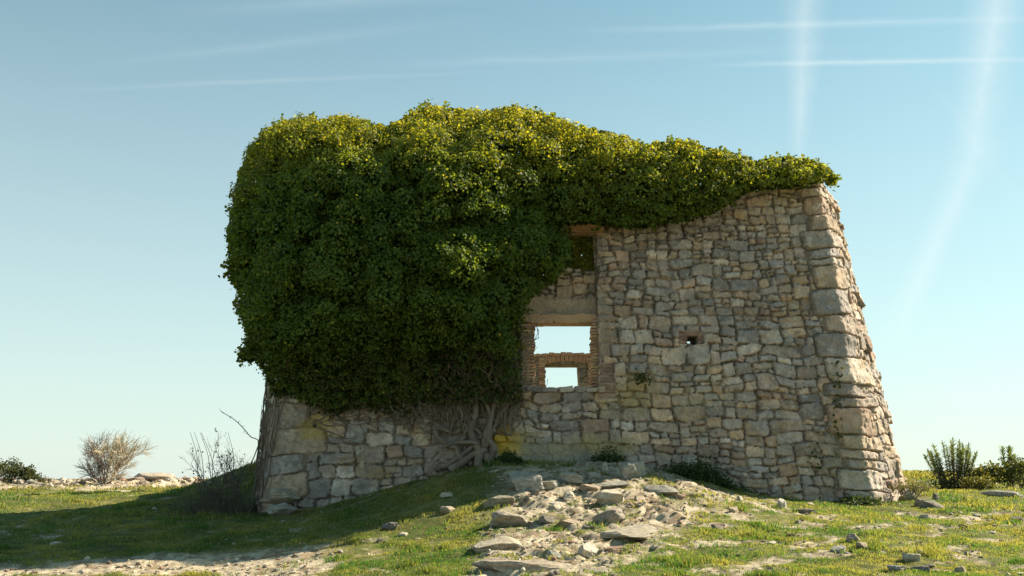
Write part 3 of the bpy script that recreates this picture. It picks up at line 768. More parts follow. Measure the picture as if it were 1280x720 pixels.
rock(503, 669, 11, 7, 'small pale stone right of the dark jagged rock', .9, .7, PALE)
rock(559, 642, 17, 9, 'brown stone at the edge of the ruin shadow', .9, .7, WARM)
rock(560, 622, 19, 7, 'flat pale stone lying in the shaded grass', .9, .8, PALE)
rock(352, 626, 40, 17, 'long squared footing stone under the left corner of the ruin', .8, 1, (.42, .36, .28), .05, Y=17.35)
rock(352, 642, 38, 17, 'lowest rough grey footing block at the left corner', .7, 1, (.36, .34, .30), .1, Y=17.15)
rock(60+10, 660+20, 16, 6, 'small pale stone in the shadow near the left frame edge', .9, .8, PALE)
rock(192, 638, 8, 4, 'small pale stone left of the bare twiggy bush', .9, .8, PALE)
rock(978, 636, 17, 14, 'white pointed stone on the grass in front of the wall', .9, .9, (.60, .56, .48), .4, .2)
rock(1012, 633, 10, 6, 'small brown stone right of the white pointed stone', .9, .7, WARM)
rock(1007, 642, 30, 7, 'low dark stone ridge in the grass near the battered corner', .6, .8, DARK, -.2)
rock(925, 629, 8, 6, 'tiny pale stone at the foot of the long wall', .9, .7, PALE)
rock(918, 640, 14, 9, 'rounded pinkish stone left of the white pointed stone', .9, .7, WARM)
rock(896, 660, 18, 8, 'reddish plate left of the worn meadow patch', .9, .9, RED, .3)
rock(897, 664, 16, 9, 'dark stone just below the reddish plate', .9, .8, DARK, .3)
rock(935, 680, 13, 7, 'pink flat stone in the middle of the worn meadow', .9, .8, (.50, .38, .30))
rock(964, 682, 15, 5, 'thin pale plate right of the pink flat stone', .9, .9, PALE)
rock(942, 668, 12, 5, 'small brown plate in the worn meadow', .9, .9, WARM)
rock(990, 670, 11, 5, 'small orange stone in the worn meadow', .9, .7, (.46, .32, .22))
rock(999, 654, 10, 5, 'small pale plate in the grass below the white pointed stone', .9, .9, PALE)
rock(1068, 681, 22, 16, 'rounded brown stone alone in the right-hand grass', .9, .4, (.42, .33, .26))
rock(1080, 690, 15, 9, 'grey brown stone just right of the rounded brown stone', .9, .6, WARM)
rock(1048, 692, 20, 9, 'flat grey stone left of the rounded brown stone', .9, .9, GREY)
rock(1140, 702, 21, 9, 'pale wide stone at the top of the lower right pile', .9, .8, PALE)
rock(1122, 716, 24, 10, 'grey stone at the left of the lower right pile', .9, .8, GREY)
rock(1152, 713, 32, 9, 'dark stone at the base of the lower right pile', .9, .8, DARK)
rock(1203, 718, 17, 12, 'rounded stone cut by the bottom edge right of the pile', .9, .6, WARM)
rock(1206, 662, 12, 6, 'small black stone in the far right grass', .9, .7, (.13, .12, .11))
rock(1240, 668, 13, 4, 'thin pale plate in the far right grass', .9, .9, PALE)
rock(1274, 653, 14, 8, 'dark stone by the right frame edge', .9, .6, DARK)
rock(1156, 650, 16, 8, 'flat pale stone in the grass right of the battered corner', .9, .9, PALE)
rock(1138, 625, 18, 16, 'leaning pale stone against the foot of the battered corner', .7, .8, (.46, .41, .34), .1, .2)
rock(1152, 632, 18, 10, 'low brown rubble stone beside the leaning pale stone', .8, .8, WARM)
rock(1172, 635, 32, 12, 'dark wedge slab in the rubble right of the battered corner', .7, .9, (.27, .24, .20), .2, .2, roll=.2)
rock(1171, 627, 11, 11, 'upright dark pointed stone behind the wedge slab', .8, .9, DARK, .2, .1)
rock(1255, 622, 52, 9, 'long grey slab lying on the grass by the right-hand bushes', .3, .9, (.36, .33, .28), -.35, 0, roll=.10)
rock(1222, 645, 10, 4, 'small pale plate below the right-hand bushes', .9, .9, PALE)
# far outcrop on the crest
rock(186, 603, 56, 13, 'low pale outcrop on the far left crest', .8, .6, (.46, .38, .30), 0, Y=30)
rock(170, 604, 30, 10, 'brown end of the far outcrop beside the bare bush', .8, .6, (.28, .2, .16), 0, Y=29.6)
rock(215, 605, 30, 8, 'small pale rock right of the far outcrop', .8, .6, (.48, .41, .34), 0, Y=29.5)
for i, px in enumerate((20, 52, 88, 118, 145)):
    rock(px, 610+(i % 2)*3, 26, 6, ('pale flat rock nearest the left frame edge in the crest scree', 'pale flat crest rock below the smallest dark bush', 'pale flat crest rock left of the bare bush', 'pale flat crest rock right below the bare bush', 'pale flat crest rock in front of the low outcrop')[i], .8, .8, (.46, .40, .33), 0, Y=26.5+i*.5, group='rocks in the scree of the crest')

# gravel: too many to count
def gravel(n, sampler, smin, smax, seed):
    r = np.random.default_rng(seed)
    bm = __import__('bmesh').new(); __import__('bmesh').ops.create_icosphere(bm, subdivisions=1, radius=1)
    v0 = np.array([q.co[:] for q in bm.verts]); f0 = np.array([[q.index for q in fc.verts] for fc in bm.faces]); bm.free()
    x, Y = sampler(r, n); m = len(x); z = EYE+terrain(x, Y)
    sz = (smin+(smax-smin)*r.random(m)**5)
    sc = sz[:, None]*np.stack([r.uniform(.7, 1.4, m), r.uniform(.6, 1.1, m), r.uniform(.3, .7, m)], 1)
    v = v0[None]*(1+.28*r.normal(size=(m, len(v0), 1)))*sc[:, None]
    th = r.random(m)*6.28; c, s = np.cos(th)[:, None], np.sin(th)[:, None]
    v = np.stack([v[..., 0]*c-v[..., 1]*s, v[..., 0]*s+v[..., 1]*c, v[..., 2]], -1)+np.stack([x, Y, z+sc[:, 2]*.4], -1)[:, None]
    f = f0[None]+np.arange(m)[:, None, None]*len(v0)
    pal = np.array([[.50, .43, .33], [.42, .34, .25], [.36, .32, .26], [.38, .25, .18], [.55, .50, .41], [.26, .22, .18]])
    cc = pal[r.integers(0, 6, m)]*r.uniform(.8, 1.15, (m, 1)); cc = np.repeat(cc[:, None], len(v0), 1)
    return v.reshape(-1, 3), f.reshape(-1, 3), cc.reshape(-1, 3)
def samp_g(r, n):
    x = r.uniform(-8, 9, n*8); Y = r.uniform(9.5, 19, n*8)
    p, s, c, wn = masks(x, Y)
    a = (r.random(n*8) < np.clip(p*.5+s*.35+wn*.3+.01, 0, 1)) & (dist_to_building(x, Y) > .05)
    return x[a][:n], Y[a][:n]
def samp_c(r, n):
    x = r.uniform(-17, -4.5, n*6); Y = r.uniform(25, 36, n*6); p, s, c, wn = masks(x, Y); a = r.random(n*6) < c
    return x[a][:n], Y[a][:n]
v, f, c = gravel(9000, samp_g, .005, .042, 5); v2, f2, c2 = gravel(2600, samp_c, .02, .15, 6)
mesh_np('gravel', np.concatenate([v, v2]), np.concatenate([f, f2+len(v)]), M_ROCK, color=np.concatenate([c, c2]), kind='stuff', label='loose pale stones and grit on the path, worn turf and crest', cat='gravel')

# ------------------------------------------------------------------ grass
def blades(x, Y, z, h, wd, seed, cg):
    r = np.random.default_rng(seed); m = len(x)
    th = r.random(m)*6.283; le = r.uniform(.15, .8, m)*h
    dx, dy = np.cos(th), np.sin(th); sx, sy = -dy, dx
    th2 = r.random(m)*6.283; sx, sy = np.cos(th2), np.sin(th2)
    b = np.stack([x, Y, z-.006], 1); sd = np.stack([sx, sy, 0*sx], 1)*wd[:, None]/2
    mid = b+np.stack([dx*le*.3, dy*le*.3, h*.6], 1); tip = b+np.stack([dx*le, dy*le, h], 1)
    v = np.stack([b-sd, b+sd, mid+sd*.8, mid-sd*.8, tip], 1)
    i = np.arange(m)[:, None]*5
    return v.reshape(-1, 3), (i+np.array([[0, 1, 2, 3]])), (i+np.array([[3, 2, 4]])), np.repeat(cg, 5, 0)
def grass_pts(n, x0, x1, y0, y1, seed):
    r = np.random.default_rng(seed); Y = 1/(1/y1+(1/y0-1/y1)*r.random(n)); half = Y*.52+.4
    x = r.uniform(-1, 1, n)*half
    _, bare = ground_color(x[None], Y[None]); bare = bare[0]
    nn = fbm(x*3.3, Y*3.3, 0, 81, 3)
    a = (r.random(n) < (1-bare)**1.6*(.3+.8*sstep(-.35, .25, nn))+.03) & (dist_to_building(x, Y) > .02)
    return x[a], Y[a], nn[a], r
x, Y, nn, r = grass_pts(560000, 0, 0, 9.2, 24, 11)
z = EYE+terrain(x, Y)
dbw = dist_to_building(x, Y)
nbw = fbm(x*.8, Y*.8, 0, 83, 3)
h = (.012+.022*r.random(len(x))*(1+nn)+.045*sstep(.15, .5, fbm(x*2.4, Y*2.4, 0, 88, 3)))*(1+.35*nbw)
h *= 1+1.3*sstep(.7, 0, dbw)*r.random(len(x))
h = np.clip(h, .012, .2)
wd = r.uniform(.006, .013, len(x))*(Y/13)
k = np.clip(.5+1.3*fbm(x*1.7, Y*1.7, 0, 85, 4)+.2*r.normal(size=len(x)), 0, 1)[:, None]
cg = np.array([.065, .145, .032])*(1-k)+np.array([.27, .25, .085])*k
dry = (r.random(len(x)) < .13)[:, None]; cg = np.where(dry, np.array([.30, .24, .11]), cg)*r.uniform(.75, 1.2, (len(x), 1))
v, f4, f3, c = blades(x, Y, z, h, wd, 12, cg)
x, Y, nn, r = grass_pts(110000, 0, 0, 24, 37, 13); z = EYE+terrain(x, Y)
k = r.random(len(x))[:, None]; cg = np.array([.13, .14, .035])*(1-k)+np.array([.28, .23, .09])*k
v_, f4_, f3_, c_ = blades(x, Y, z, r.uniform(.03, .09, len(x)), np.full(len(x), .03), 14, cg)
mesh_np('grass', np.concatenate([v, v_]), [np.concatenate([f4, f4_+len(v)]), np.concatenate([f3, f3_+len(v)])], M_GRASS, color=np.concatenate([c, c_]), kind='stuff', label='short green and straw-flecked turf covering the hilltop', cat='grass')

# ------------------------------------------------------------------ leaves
LEAF = np.array([[0, 0, 0], [-.42, .22, .05], [-.36, .62, .02], [0, 1.0, -.08], [.36, .62, .02], [.42, .22, .05]])
def leaves(pos, nrm, size, colr, r, droop=.5, narrow=1.0):
    m = len(pos)
    n = nrm/np.linalg.norm(nrm, axis=1)[:, None]
    t = r.normal(size=(m, 3)); t[:, 2] -= droop*2.0
    t -= n*(t*n).sum(1)[:, None]; t /= np.linalg.norm(t, axis=1)[:, None]+1e-9
    b = np.cross(n, t)
    q = LEAF*np.array([narrow, 1, 1]); q = q-np.array([0, .4, 0])
    v = pos[:, None]+size[:, None, None]*(b[:, None]*q[None, :, 0:1]+t[:, None]*q[None, :, 1:2]+n[:, None]*q[None, :, 2:3])
    i = np.arange(m)[:, None]*6
    f = np.concatenate([i+np.array([[0, 3, 2, 1]]), i+np.array([[0, 5, 4, 3]])])
    return v.reshape(-1, 3), f, np.repeat(colr, 6, 0)
def inside(poly, X, Y):
    c = np.zeros(X.shape, bool); n = len(poly)
    for i in range(n):
        x1, y1 = poly[i]; x2, y2 = poly[(i+1) % n]
        if y1 == y2: continue
        k = ((y1 > Y) != (y2 > Y)) & (X < (x2-x1)*(Y-y1)/(y2-y1)+x1); c ^= k
    return c
def edist(poly, X, Y):
    d = np.full(X.shape, 1e9); n = len(poly)
    for i in range(n):
        a = np.array(poly[i], float); b = np.array(poly[(i+1) % n], float); ab = b-a
        t = np.clip(((X-a[0])*ab[0]+(Y-a[1])*ab[1])/(ab@ab), 0, 1); d = np.minimum(d, np.hypot(X-a[0]-t*ab[0], Y-a[1]-t*ab[1]))
    return d
# outline of the ivy mass, given at the wall's distance and used for real sizes
IVY = [(284, 300), (289, 262), (300, 215), (312, 188), (330, 165), (352, 152), (378, 146), (405, 150), (432, 146), (460, 150), (488, 160), (505, 147), (525, 138), (540, 133), (575, 137),
       (610, 138), (640, 134), (668, 138), (695, 147), (722, 158), (742, 160), (765, 166), (785, 172), (803, 180), (825, 178), (850, 175), (872, 181), (900, 188), (925, 193), (942, 202), (962, 198), (985, 196),
       (1008, 199), (1030, 206), (1044, 218), (1044, 232), (1030, 228), (1012, 230), (990, 236), (962, 236), (935, 240), (912, 255), (888, 268), (862, 276), (838, 277), (815, 285), (790, 286), (760, 282),
       (735, 279), (700, 282), (706, 292), (716, 306), (712, 330), (692, 352), (672, 366), (656, 382), (650, 410), (648, 450), (646, 485), (625, 488), (600, 480), (570, 492), (545, 500), (520, 505), (480, 506),
       (440, 512), (405, 512), (385, 505), (350, 492), (334, 482), (332, 462), (318, 452), (296, 452), (304, 436), (312, 420), (300, 395), (302, 372), (288, 350), (287, 325)]
ivy_p = np.array([-1.2, 17.5, 1.5])
ivy = empty('ivy', ivy_p, 'huge dark green ivy mass spilling over the left and top of the ruin', 'ivy')
M1 = 17.6/FPX
def tmax(px, py):
    a = np.interp(px, [280, 340, 420, 560, 620, 660, 700, 800, 900, 1045], [1.0, 1.5, 1.75, 1.7, 1.4, 1.0, .85, .6, .45, .35])
    return a*np.interp(py, [0, 200, 330, 390, 430, 460, 515], [1, 1, 1, .85, .5, .2, .07])
def swell(px, py, T):
    px = np.asarray(px, float); py = np.asarray(py, float)
    wx_, wy_ = px+10*fbm(px/40, py/40, 0, 3, 2), py+10*fbm(px/40, py/40, 0, 4, 2)
    f1, f2, q = worley(wx_/58+.37, wy_/50, 77); g1, g2, q2 = worley(wx_/27, wy_/24+.2, 78)
    return np.asarray(T)*np.minimum(1.0*(.52-f1)+.42*(.50-g1)+.16*(q-.5), .25)
r = np.random.default_rng(21)
n = 34000
PX = r.uniform(280, 1050, n); PY = r.uniform(130, 515, n)
ok = inside(IVY, PX, PY); PX, PY = PX[ok], PY[ok]; ED = edist(IVY, PX, PY)*M1
ncur = 0
cent = np.zeros((0, 3))
lobes = []      # x,y,z,r, topness
SW = swell(PX, PY, 1.0)
for px, py, ed, sw_ in zip(PX, PY, ED, SW):
    rad = (.13+.24*r.random()**1.4)*(1 if px < 720 else .8)
    if py > 430: rad *= .6
    if py > 445 and px > 330 and r.random() < (.5 if px < 540 else .8): continue
    if px > 530 and py > 405 and r.random() < .94: continue
    if ed < rad*1.0:
        rad = max(ed/1.02, .07)
        if ed < .055 or r.random() < .35: continue
    T = tmax(px, py); E = min(1.3, T*1.1+.1)
    e = min(ed/E, 1); th = T*math.sqrt(max(0, 1-(1-e)**2))
    th += T*sw_+.08
    th = max(th-rad*.6, .02)
    p = at(px, py, 17.75+.25*(515-py)/380-th)
    p[1] += r.normal()*.07-.04
    # keep the clumps apart
    if len(lobes):
        A = np.array(lobes)[:, :4]; dd = np.linalg.norm((A[:, :3]-p)*[.85, .6, 1.25], axis=1)
        if np.any(dd < .66*(A[:, 3]+rad)): continue
    lobes.append((p[0], p[1], p[2], rad, py))
    if len(lobes) > 1500: break
front_n = len(lobes)
# over the wall head and round the left return: lobes further back
extra = []
for (x_, y_, z_, rad, py) in lobes:
    over = z_-6.9
    if over > -.25 or x_ < -3.9:
        for k in range(3):
            yy = r.uniform(18.0, 19.5 if x_ < 2 else 18.9)
            s_ = yy/y_
            q = np.array([x_*s_, yy, EYE+(z_-EYE)*s_-max(0, yy-18.6)*.25])
            
            extra.append((q[0], q[1], q[2], rad*r.uniform(.8, 1.1), py))
lobes += extra
LBS = np.array(lobes)
vv, ff, cc = [], [], []; nv = 0
for k, (x_, y_, z_, rad, py) in enumerate(LBS):
    fr_ = k < front_n
    m = int((5200 if fr_ else 1700)*rad**2*(1.0 if rad > .1 else 1.5))+10
    dirs = r.normal(size=(m, 3)); dirs /= np.linalg.norm(dirs, axis=1)[:, None]
    if fr_:
        dirs[:, 1] = -np.abs(dirs[:, 1])+r.uniform(0, .5, m); dirs[:, 2] = np.where((dirs[:, 2] < -.5) & (r.random(m) < .7), -dirs[:, 2]*r.random(m), dirs[:, 2]); dirs /= np.linalg.norm(dirs, axis=1)[:, None]
    rr = rad*(1-.35*r.random(m)**2)*(1+.16*r.normal(size=m)*(.25/max(rad, .15)))
    sq = np.array([1.05, 1.0, .88])
    pos = np.array([x_, y_, z_])+dirs*rr[:, None]*sq
    nr = dirs*.55+np.array([0, -.25, .45])+r.normal(size=(m, 3))*.42
    sz = r.uniform(.030, .058, m)*(.8 if py > 440 else 1)
    sun_top = np.clip((z_-6.0)/1.7, 0, 1)
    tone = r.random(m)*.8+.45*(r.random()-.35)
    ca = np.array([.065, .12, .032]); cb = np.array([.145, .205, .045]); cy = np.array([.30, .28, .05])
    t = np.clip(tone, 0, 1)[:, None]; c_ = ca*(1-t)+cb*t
    c_ = c_*(1-.8*sun_top)+np.array([.27, .28, .05])*.8*sun_top*(.7+.6*t)  # upper clumps shift to bright yellow-green: sunlit glow painted into leaf colour
    yel = (r.random(m) < .02+.12*sun_top**1.1+(.08 if r.random() < .06 else 0))[:, None]; c_ = np.where(yel, cy*r.uniform(.7, 1.2, (m, 1)), c_)
    if py > 450:
        br = (r.random(m) < .2)[:, None]; c_ = np.where(br, np.array([.13, .10, .05]), c_)
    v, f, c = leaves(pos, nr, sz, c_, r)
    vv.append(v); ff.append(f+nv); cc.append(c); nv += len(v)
# leaves deeper in the mass, between the clumps, coloured darker as painted-in shade
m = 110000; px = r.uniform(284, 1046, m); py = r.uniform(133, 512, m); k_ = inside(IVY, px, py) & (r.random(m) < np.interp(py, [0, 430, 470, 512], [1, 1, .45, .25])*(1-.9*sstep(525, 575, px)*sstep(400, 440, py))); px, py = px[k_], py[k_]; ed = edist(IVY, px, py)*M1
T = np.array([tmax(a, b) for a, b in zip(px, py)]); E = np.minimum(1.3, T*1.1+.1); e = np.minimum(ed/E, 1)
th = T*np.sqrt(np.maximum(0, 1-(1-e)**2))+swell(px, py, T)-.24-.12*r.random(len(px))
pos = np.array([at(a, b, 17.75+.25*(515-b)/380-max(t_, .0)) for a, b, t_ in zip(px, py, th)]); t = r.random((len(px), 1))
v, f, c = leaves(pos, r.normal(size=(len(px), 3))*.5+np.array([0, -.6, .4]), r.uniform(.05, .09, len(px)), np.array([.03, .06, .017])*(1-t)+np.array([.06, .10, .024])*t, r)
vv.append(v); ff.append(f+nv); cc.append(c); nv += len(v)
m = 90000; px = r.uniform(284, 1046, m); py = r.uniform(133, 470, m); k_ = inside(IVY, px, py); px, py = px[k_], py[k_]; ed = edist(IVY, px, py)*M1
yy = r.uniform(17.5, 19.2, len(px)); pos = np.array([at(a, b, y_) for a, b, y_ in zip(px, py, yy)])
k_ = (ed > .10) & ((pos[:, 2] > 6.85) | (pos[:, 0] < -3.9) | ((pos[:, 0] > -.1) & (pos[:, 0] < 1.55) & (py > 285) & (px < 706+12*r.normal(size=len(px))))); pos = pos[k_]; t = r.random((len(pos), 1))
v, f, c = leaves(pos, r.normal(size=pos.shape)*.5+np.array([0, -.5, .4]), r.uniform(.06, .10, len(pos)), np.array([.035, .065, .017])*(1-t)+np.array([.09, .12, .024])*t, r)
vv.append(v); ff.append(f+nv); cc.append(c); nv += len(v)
# sprigs standing out of the outline
sp = MB()
IV = np.array(IVY)
for k in range(260):
    i = r.integers(0, len(IVY)); a = IV[i]; b = IV[(i+1) % len(IVY)]; q = a+(b-a)*r.random()
    if q[1] > 470 or (q[1] > 225 and q[0] > 660 and q[0] < 1000 and r.random() < .6): continue
    tng = (b-a)/np.linalg.norm(b-a); nrm2 = np.array([tng[1], -tng[0]])
    yy = r.uniform(17.6, 18.8) if q[1] < 225 else 17.6-.4*r.random()*tmax(q[0], q[1])
    p0 = at(q[0]-nrm2[0]*10, q[1]-nrm2[1]*10, yy); L_ = r.uniform(.02, .16)*(.7 if q[0] > 760 else 1)
    dr = np.array([nrm2[0], 0, -nrm2[1]])*1.0+r.normal(size=3)*.35+np.array([0, 0, .15]); dr /= np.linalg.norm(dr)
    L_ += .12
    tt = np.linspace(0, 1, 5); pts = p0+dr*L_*tt[:, None]+np.array([0, 0, -.08])*tt[:, None]**2*L_
    tube(sp, pts, .004, 3, c=(.12, .09, .05))
    m = int(L_*70)+3; tq = r.random(m)
    pos = p0+dr*L_*tq[:, None]+r.normal(size=(m, 3))*.035
    t = r.random((m, 1)); c_ = np.array([.045, .085, .02])*(1-t)+np.array([.15, .165, .03])*t
    v, f, c = leaves(pos, r.normal(size=(m, 3))*.5+np.array([0, -.2, .5]), r.uniform(.045, .085, m), c_, r)
    vv.append(v); ff.append(f+nv); cc.append(c); nv += len(v)
# curtain of leaves hanging inside the top of the tall opening
m = 5200; px = r.uniform(684, 745, m); py = 284+(r.random(m)**1.3)*np.interp(px, [684, 700, 715, 742], [84, 66, 56, 62])
pos = np.array([at(a, b, 18.3+.35*q_ if q_ < .5 else 18.9+.6*(q_-.5)) for a, b, q_ in zip(px, py, r.random(m))]); t = r.random((m, 1))
hang = fbm(px/9, py/9, 0, 66, 2) > np.where(px > 728, -.8, -.4)
v, f, c = leaves(pos[hang], (r.normal(size=(m, 3))*.5+np.array([0, -.5, .3]))[hang], r.uniform(.05, .085, m)[hang], (np.array([.10, .14, .03])*(1-t)+np.array([.30, .28, .05])*t)[hang], r)
vv.append(v); ff.append(f+nv); cc.append(c); nv += len(v)
# thin creeping leaves below the mass and on the left corner
def creep(n, fx, fy, off, size, seed, cols=((.03, .06, .018), (.07, .10, .025), (.14, .12, .05))):
    global nv
    r = np.random.default_rng(seed); px = fx(r, n); py = fy(r, px)
    z_ = np.array([at(a, b, 17.9)[2] for a, b in zip(px, py)])
    pos = np.array([at(a, b, wallY(zz)-off*r.random()) for a, b, zz in zip(px, py, z_)])
    cols = np.array(cols); c_ = cols[r.integers(0, len(cols), n)]*r.uniform(.7, 1.25, (n, 1))
    v, f, c = leaves(pos, r.normal(size=(n, 3))*.45+np.array([0, -.8, .3]), r.uniform(*size, n), c_, r)
    vv.append(v); ff.append(f+nv); cc.append(c); nv += len(v)
creep(4200, lambda r, n: r.uniform(338, 652, n), lambda r, px: np.interp(px, [338, 400, 520, 600, 652], [470, 492, 488, 465, 440])+np.abs(r.normal(size=len(px)))*9+22*fbm(px/28., px*0, 0, 97, 3), .14, (.035, .065), 31)
creep(3200, lambda r, n: r.uniform(535, 652, n), lambda r, px: 415+r.random(len(px))*90, .45, (.035, .065), 32)
creep(110, lambda r, n: 1047+r.normal(size=n)*5, lambda r, px: 450+r.random(len(px))*100, .12, (.03, .06), 33)
creep(40, lambda r, n: 1020+r.normal(size=n)*8, lambda r, px: 575+r.normal(size=len(px))*12, .10, (.03, .05), 34)
creep(90, lambda r, n: 803+r.normal(size=n)*5, lambda r, px: 472+r.normal(size=len(px))*5, .12, (.03, .05), 35)
mesh_np('foliage', np.concatenate(vv)-ivy_p, np.concatenate(ff), M_IVY, ivy, np.concatenate(cc))
print('ivy leaves', nv//6, 'lobes', front_n, len(LBS))

# gnarled ivy stems over the lower wall
def wpt(px, py, off=.1):
    q = at(px, py, 17.9); return at(px, py, wallY(q[2])-off)
GB_ = np.array([.20, .16, .125])
def stem(pts, r0, r1, n=26, off=.10, sides=8, mb=None, twist=.02, seed=0):
    P = np.array([wpt(a, b, off+.03*math.sin(i*2.1+seed)) for i, (a, b) in enumerate(pts)]); Q = curve(P, n)
    o = seed*5.1; t = np.linspace(0, 1, n)
    Q += np.stack([vn(t*9+o, t*0+1.5), vn(t*8+o, t*0+5.5), vn(t*9+o, t*0+9.5)], 1)*twist
    rad = (r0+(r1-r0)*t)*(1+.2*vn(t*12+o, t*0+3.3)); tube(mb, Q, rad, sides, c=GB_*(1+.25*vn(t*20+o, t*0)[:, None]))
big = [([(612, 578), (606, 555), (622, 528), (633, 500), (640, 470)], .085, .04), ([(598, 585), (600, 562), (588, 538), (596, 510), (592, 470)], .075, .035), ([(560, 590), (585, 574), (606, 560), (612, 535), (618, 505)], .07, .035),
       ([(545, 588), (560, 580), (590, 560), (600, 540), (570, 515), (555, 480)], .055, .025), ([(570, 560), (548, 548), (545, 535), (570, 540), (578, 520), (566, 490)], .045, .02), ([(612, 580), (618, 560), (608, 545), (612, 520), (602, 490)], .06, .03),
       ([(590, 580), (572, 570), (578, 545), (588, 520), (580, 470)], .05, .025), ([(620, 572), (612, 548), (626, 520), (644, 490)], .04, .02), ([(600, 555), (575, 552), (552, 560), (540, 575)], .035, .025),
       ([(585, 575), (582, 560), (590, 545), (594, 525)], .035, .02)]
for k, (pts, a, b) in enumerate(big):
    mb = MB(); stem(pts, a, b, 34, .06+.05*(k % 3), 9, mb, .035, k); mb.build('stem', M_BARK, ivy, ivy_p, True)
mb = sp; r = np.random.default_rng(44)
for k in range(560):    # twigs rising into the foliage
    x0 = 648-r.random()**1.4*150; y0 = r.uniform(430, 545); pts = [(x0, y0)]
    for j in range(4): pts.append((pts[-1][0]+r.normal()*9, pts[-1][1]-r.uniform(6, 18)))
    if x0 > 640 and y0 > 480: continue
    stem(pts, r.uniform(.006, .018), .004, 10, .05+.3*r.random() if y0 < 490 else .10*r.random()+.03, 4, mb, .03, k)
for k in range(70):     # runners along the wall under the mass
    x0 = r.uniform(380, 560); y0 = r.uniform(495, 530); pts = [(x0, y0)]
    for j in range(4): pts.append((pts[-1][0]+r.uniform(6, 22), pts[-1][1]+r.normal()*7))
    stem(pts, r.uniform(.005, .014), .004, 10, .05, 4, mb, .02, k+300)
def sw(s, z, o): return surf(np.array([s]), np.array([z]), np.array([o]))[0]
for k in range(38):    # clinging stems on the left corner
    s = SC[2]+r.uniform(-1.5, .22); z = r.uniform(1.0, 2.9); Pq = []
    for j in range(6): Pq.append(sw(s, z, .03+.05*r.random())); z += r.uniform(.15, .4); s += r.normal()*.06
    Q = curve(Pq, 16); t = np.linspace(0, 1, 16); tube(mb, Q, r.uniform(.005, .016)*(1-.5*t), 5, c=GB_*r.uniform(.7, 1.1))
mb.build('twigs', M_BARK, ivy, ivy_p, True, kind='stuff')

# ------------------------------------------------------------------ plants
def grow_bush(mb, p, d, L_, rad, depth, r, spread=.45, up=.1, col_=(.2, .16, .12), tips=None, kids=(2, 4), shrink=.68):
    n = 5; pts = [p]; q = np.array(p, float); dd = np.array(d, float)
    for k in range(n-1):
        dd = dd+r.normal(size=3)*.12+np.array([0, 0, up*.3]); dd /= np.linalg.norm(dd); q = q+dd*L_/(n-1); pts.append(q.copy())
    tube(mb, pts, np.linspace(rad, rad*.6, n), 4 if rad > .006 else 3, c=np.array(col_)*r.uniform(.8, 1.2))
    if depth == 0:
        if tips is not None: tips.append((q, dd))
        return
    for k in range(r.integers(kids[0], kids[1]+1)):
        i = r.integers(2, n); e = dd+r.normal(size=3)*spread; e[2] += up; e /= np.linalg.norm(e)
        grow_bush(mb, pts[i] if k else pts[-1], e, L_*shrink*r.uniform(.8, 1.15), rad*.58, depth-1, r, spread, up, col_, tips, kids, shrink)
def bush_place(px, py, Y): 
    q = at(px, py, Y); return np.array([q[0], Y, gz(q[0], Y)-.03])
# bare deciduous bush on the crest
p = bush_place(134, 603, 27.0); r = np.random.default_rng(5)
o = empty('bare_bush', p, 'rounded leafless bush with fine golden twigs on the far left crest', 'bush'); mb = MB(); mb2 = MB(); tips = []
for k in range(17):
    a = r.uniform(-1.2, .85) if k else 0
    dd = np.array([math.sin(a), r.normal()*.35, math.cos(a)]); grow_bush(mb, p+[r.normal()*.06, r.normal()*.06, 0], dd, r.uniform(.52, .78)*(1.0 if a < .2 else .8)*(1-.25*abs(a)), .017, 2, r, .42, .12, (.17, .14, .12), tips, (3, 4), .72)
for (q, dd) in tips:
    for j in range(8):
        e = dd+r.normal(size=3)*.45; e /= np.linalg.norm(e); L_ = r.uniform(.14, .34); s0 = q-dd*r.random()*.2
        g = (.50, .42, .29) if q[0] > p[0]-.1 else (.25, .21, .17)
        tube(mb2, [s0, s0+e*L_*.5+r.normal(size=3)*.015, s0+e*L_], [.005, .004, .003], 3, c=np.array(g)*r.uniform(.7, 1.2))
mb.build('branches', M_TWIG, o, p); mb2.build('twigs', M_TWIG, o, p, kind='stuff')
# dark evergreen bushes at the left frame edge
def ev_bush(px, py, Y, wpx, hpx, label, seed, cols=((.05, .065, .03), (.10, .11, .045)), leafs=.05, name='evergreen_bush', n=None, cat='bush', group=None, dens=1.0):
    r = np.random.default_rng(seed); p = bush_place(px, py, Y); m_ = Y/FPX; W_, H_ = wpx*m_/2, hpx*m_
    o = empty(name, p, label, cat, group); mb = MB(); tips = []
    for k in range(9):
        a = r.uniform(-.9, .9); dd = np.array([math.sin(a)*W_/H_*1.6, r.normal()*.4, math.cos(a)]); dd /= np.linalg.norm(dd); grow_bush(mb, p+[r.normal()*W_*.25, r.normal()*.1, 0], dd, H_*.42, .014, 2, r, .5, .15, (.12, .10, .08), tips, (2, 3), .65)
    mb.build('branches', M_TWIG, o, p)
    T = np.array([q for q, _ in tips]); m = int(len(T)*26*dens); k = r.integers(0, len(T), m)
    pos = T[k]+r.normal(size=(m, 3))*.075*np.array([1, 1, .8])
    lim = p[2]+H_*1.05; pos = pos[pos[:, 2] < lim]; m = len(pos)
    t = r.random((m, 1)); c_ = np.array(cols[0])*(1-t)+np.array(cols[1])*t
    v, f, c = leaves(pos, r.normal(size=(m, 3))*.6+np.array([0, 0, .5]), r.uniform(.6, 1.3, m)*leafs, c_, r, .1)
    mesh_np('foliage', v-p, f, M_SHRUB, o, c); return o
ev_bush(0, 604, 28, 70, 38, 'tallest dark olive bush cut by the left frame edge', 61)
ev_bush(20, 604, 27.5, 34, 24, 'low olive bush between the frame-edge bush and the small one', 62)
ev_bush(41, 604, 27.5, 20, 16, 'smallest dark bush on the crest left of the bare bush', 63)
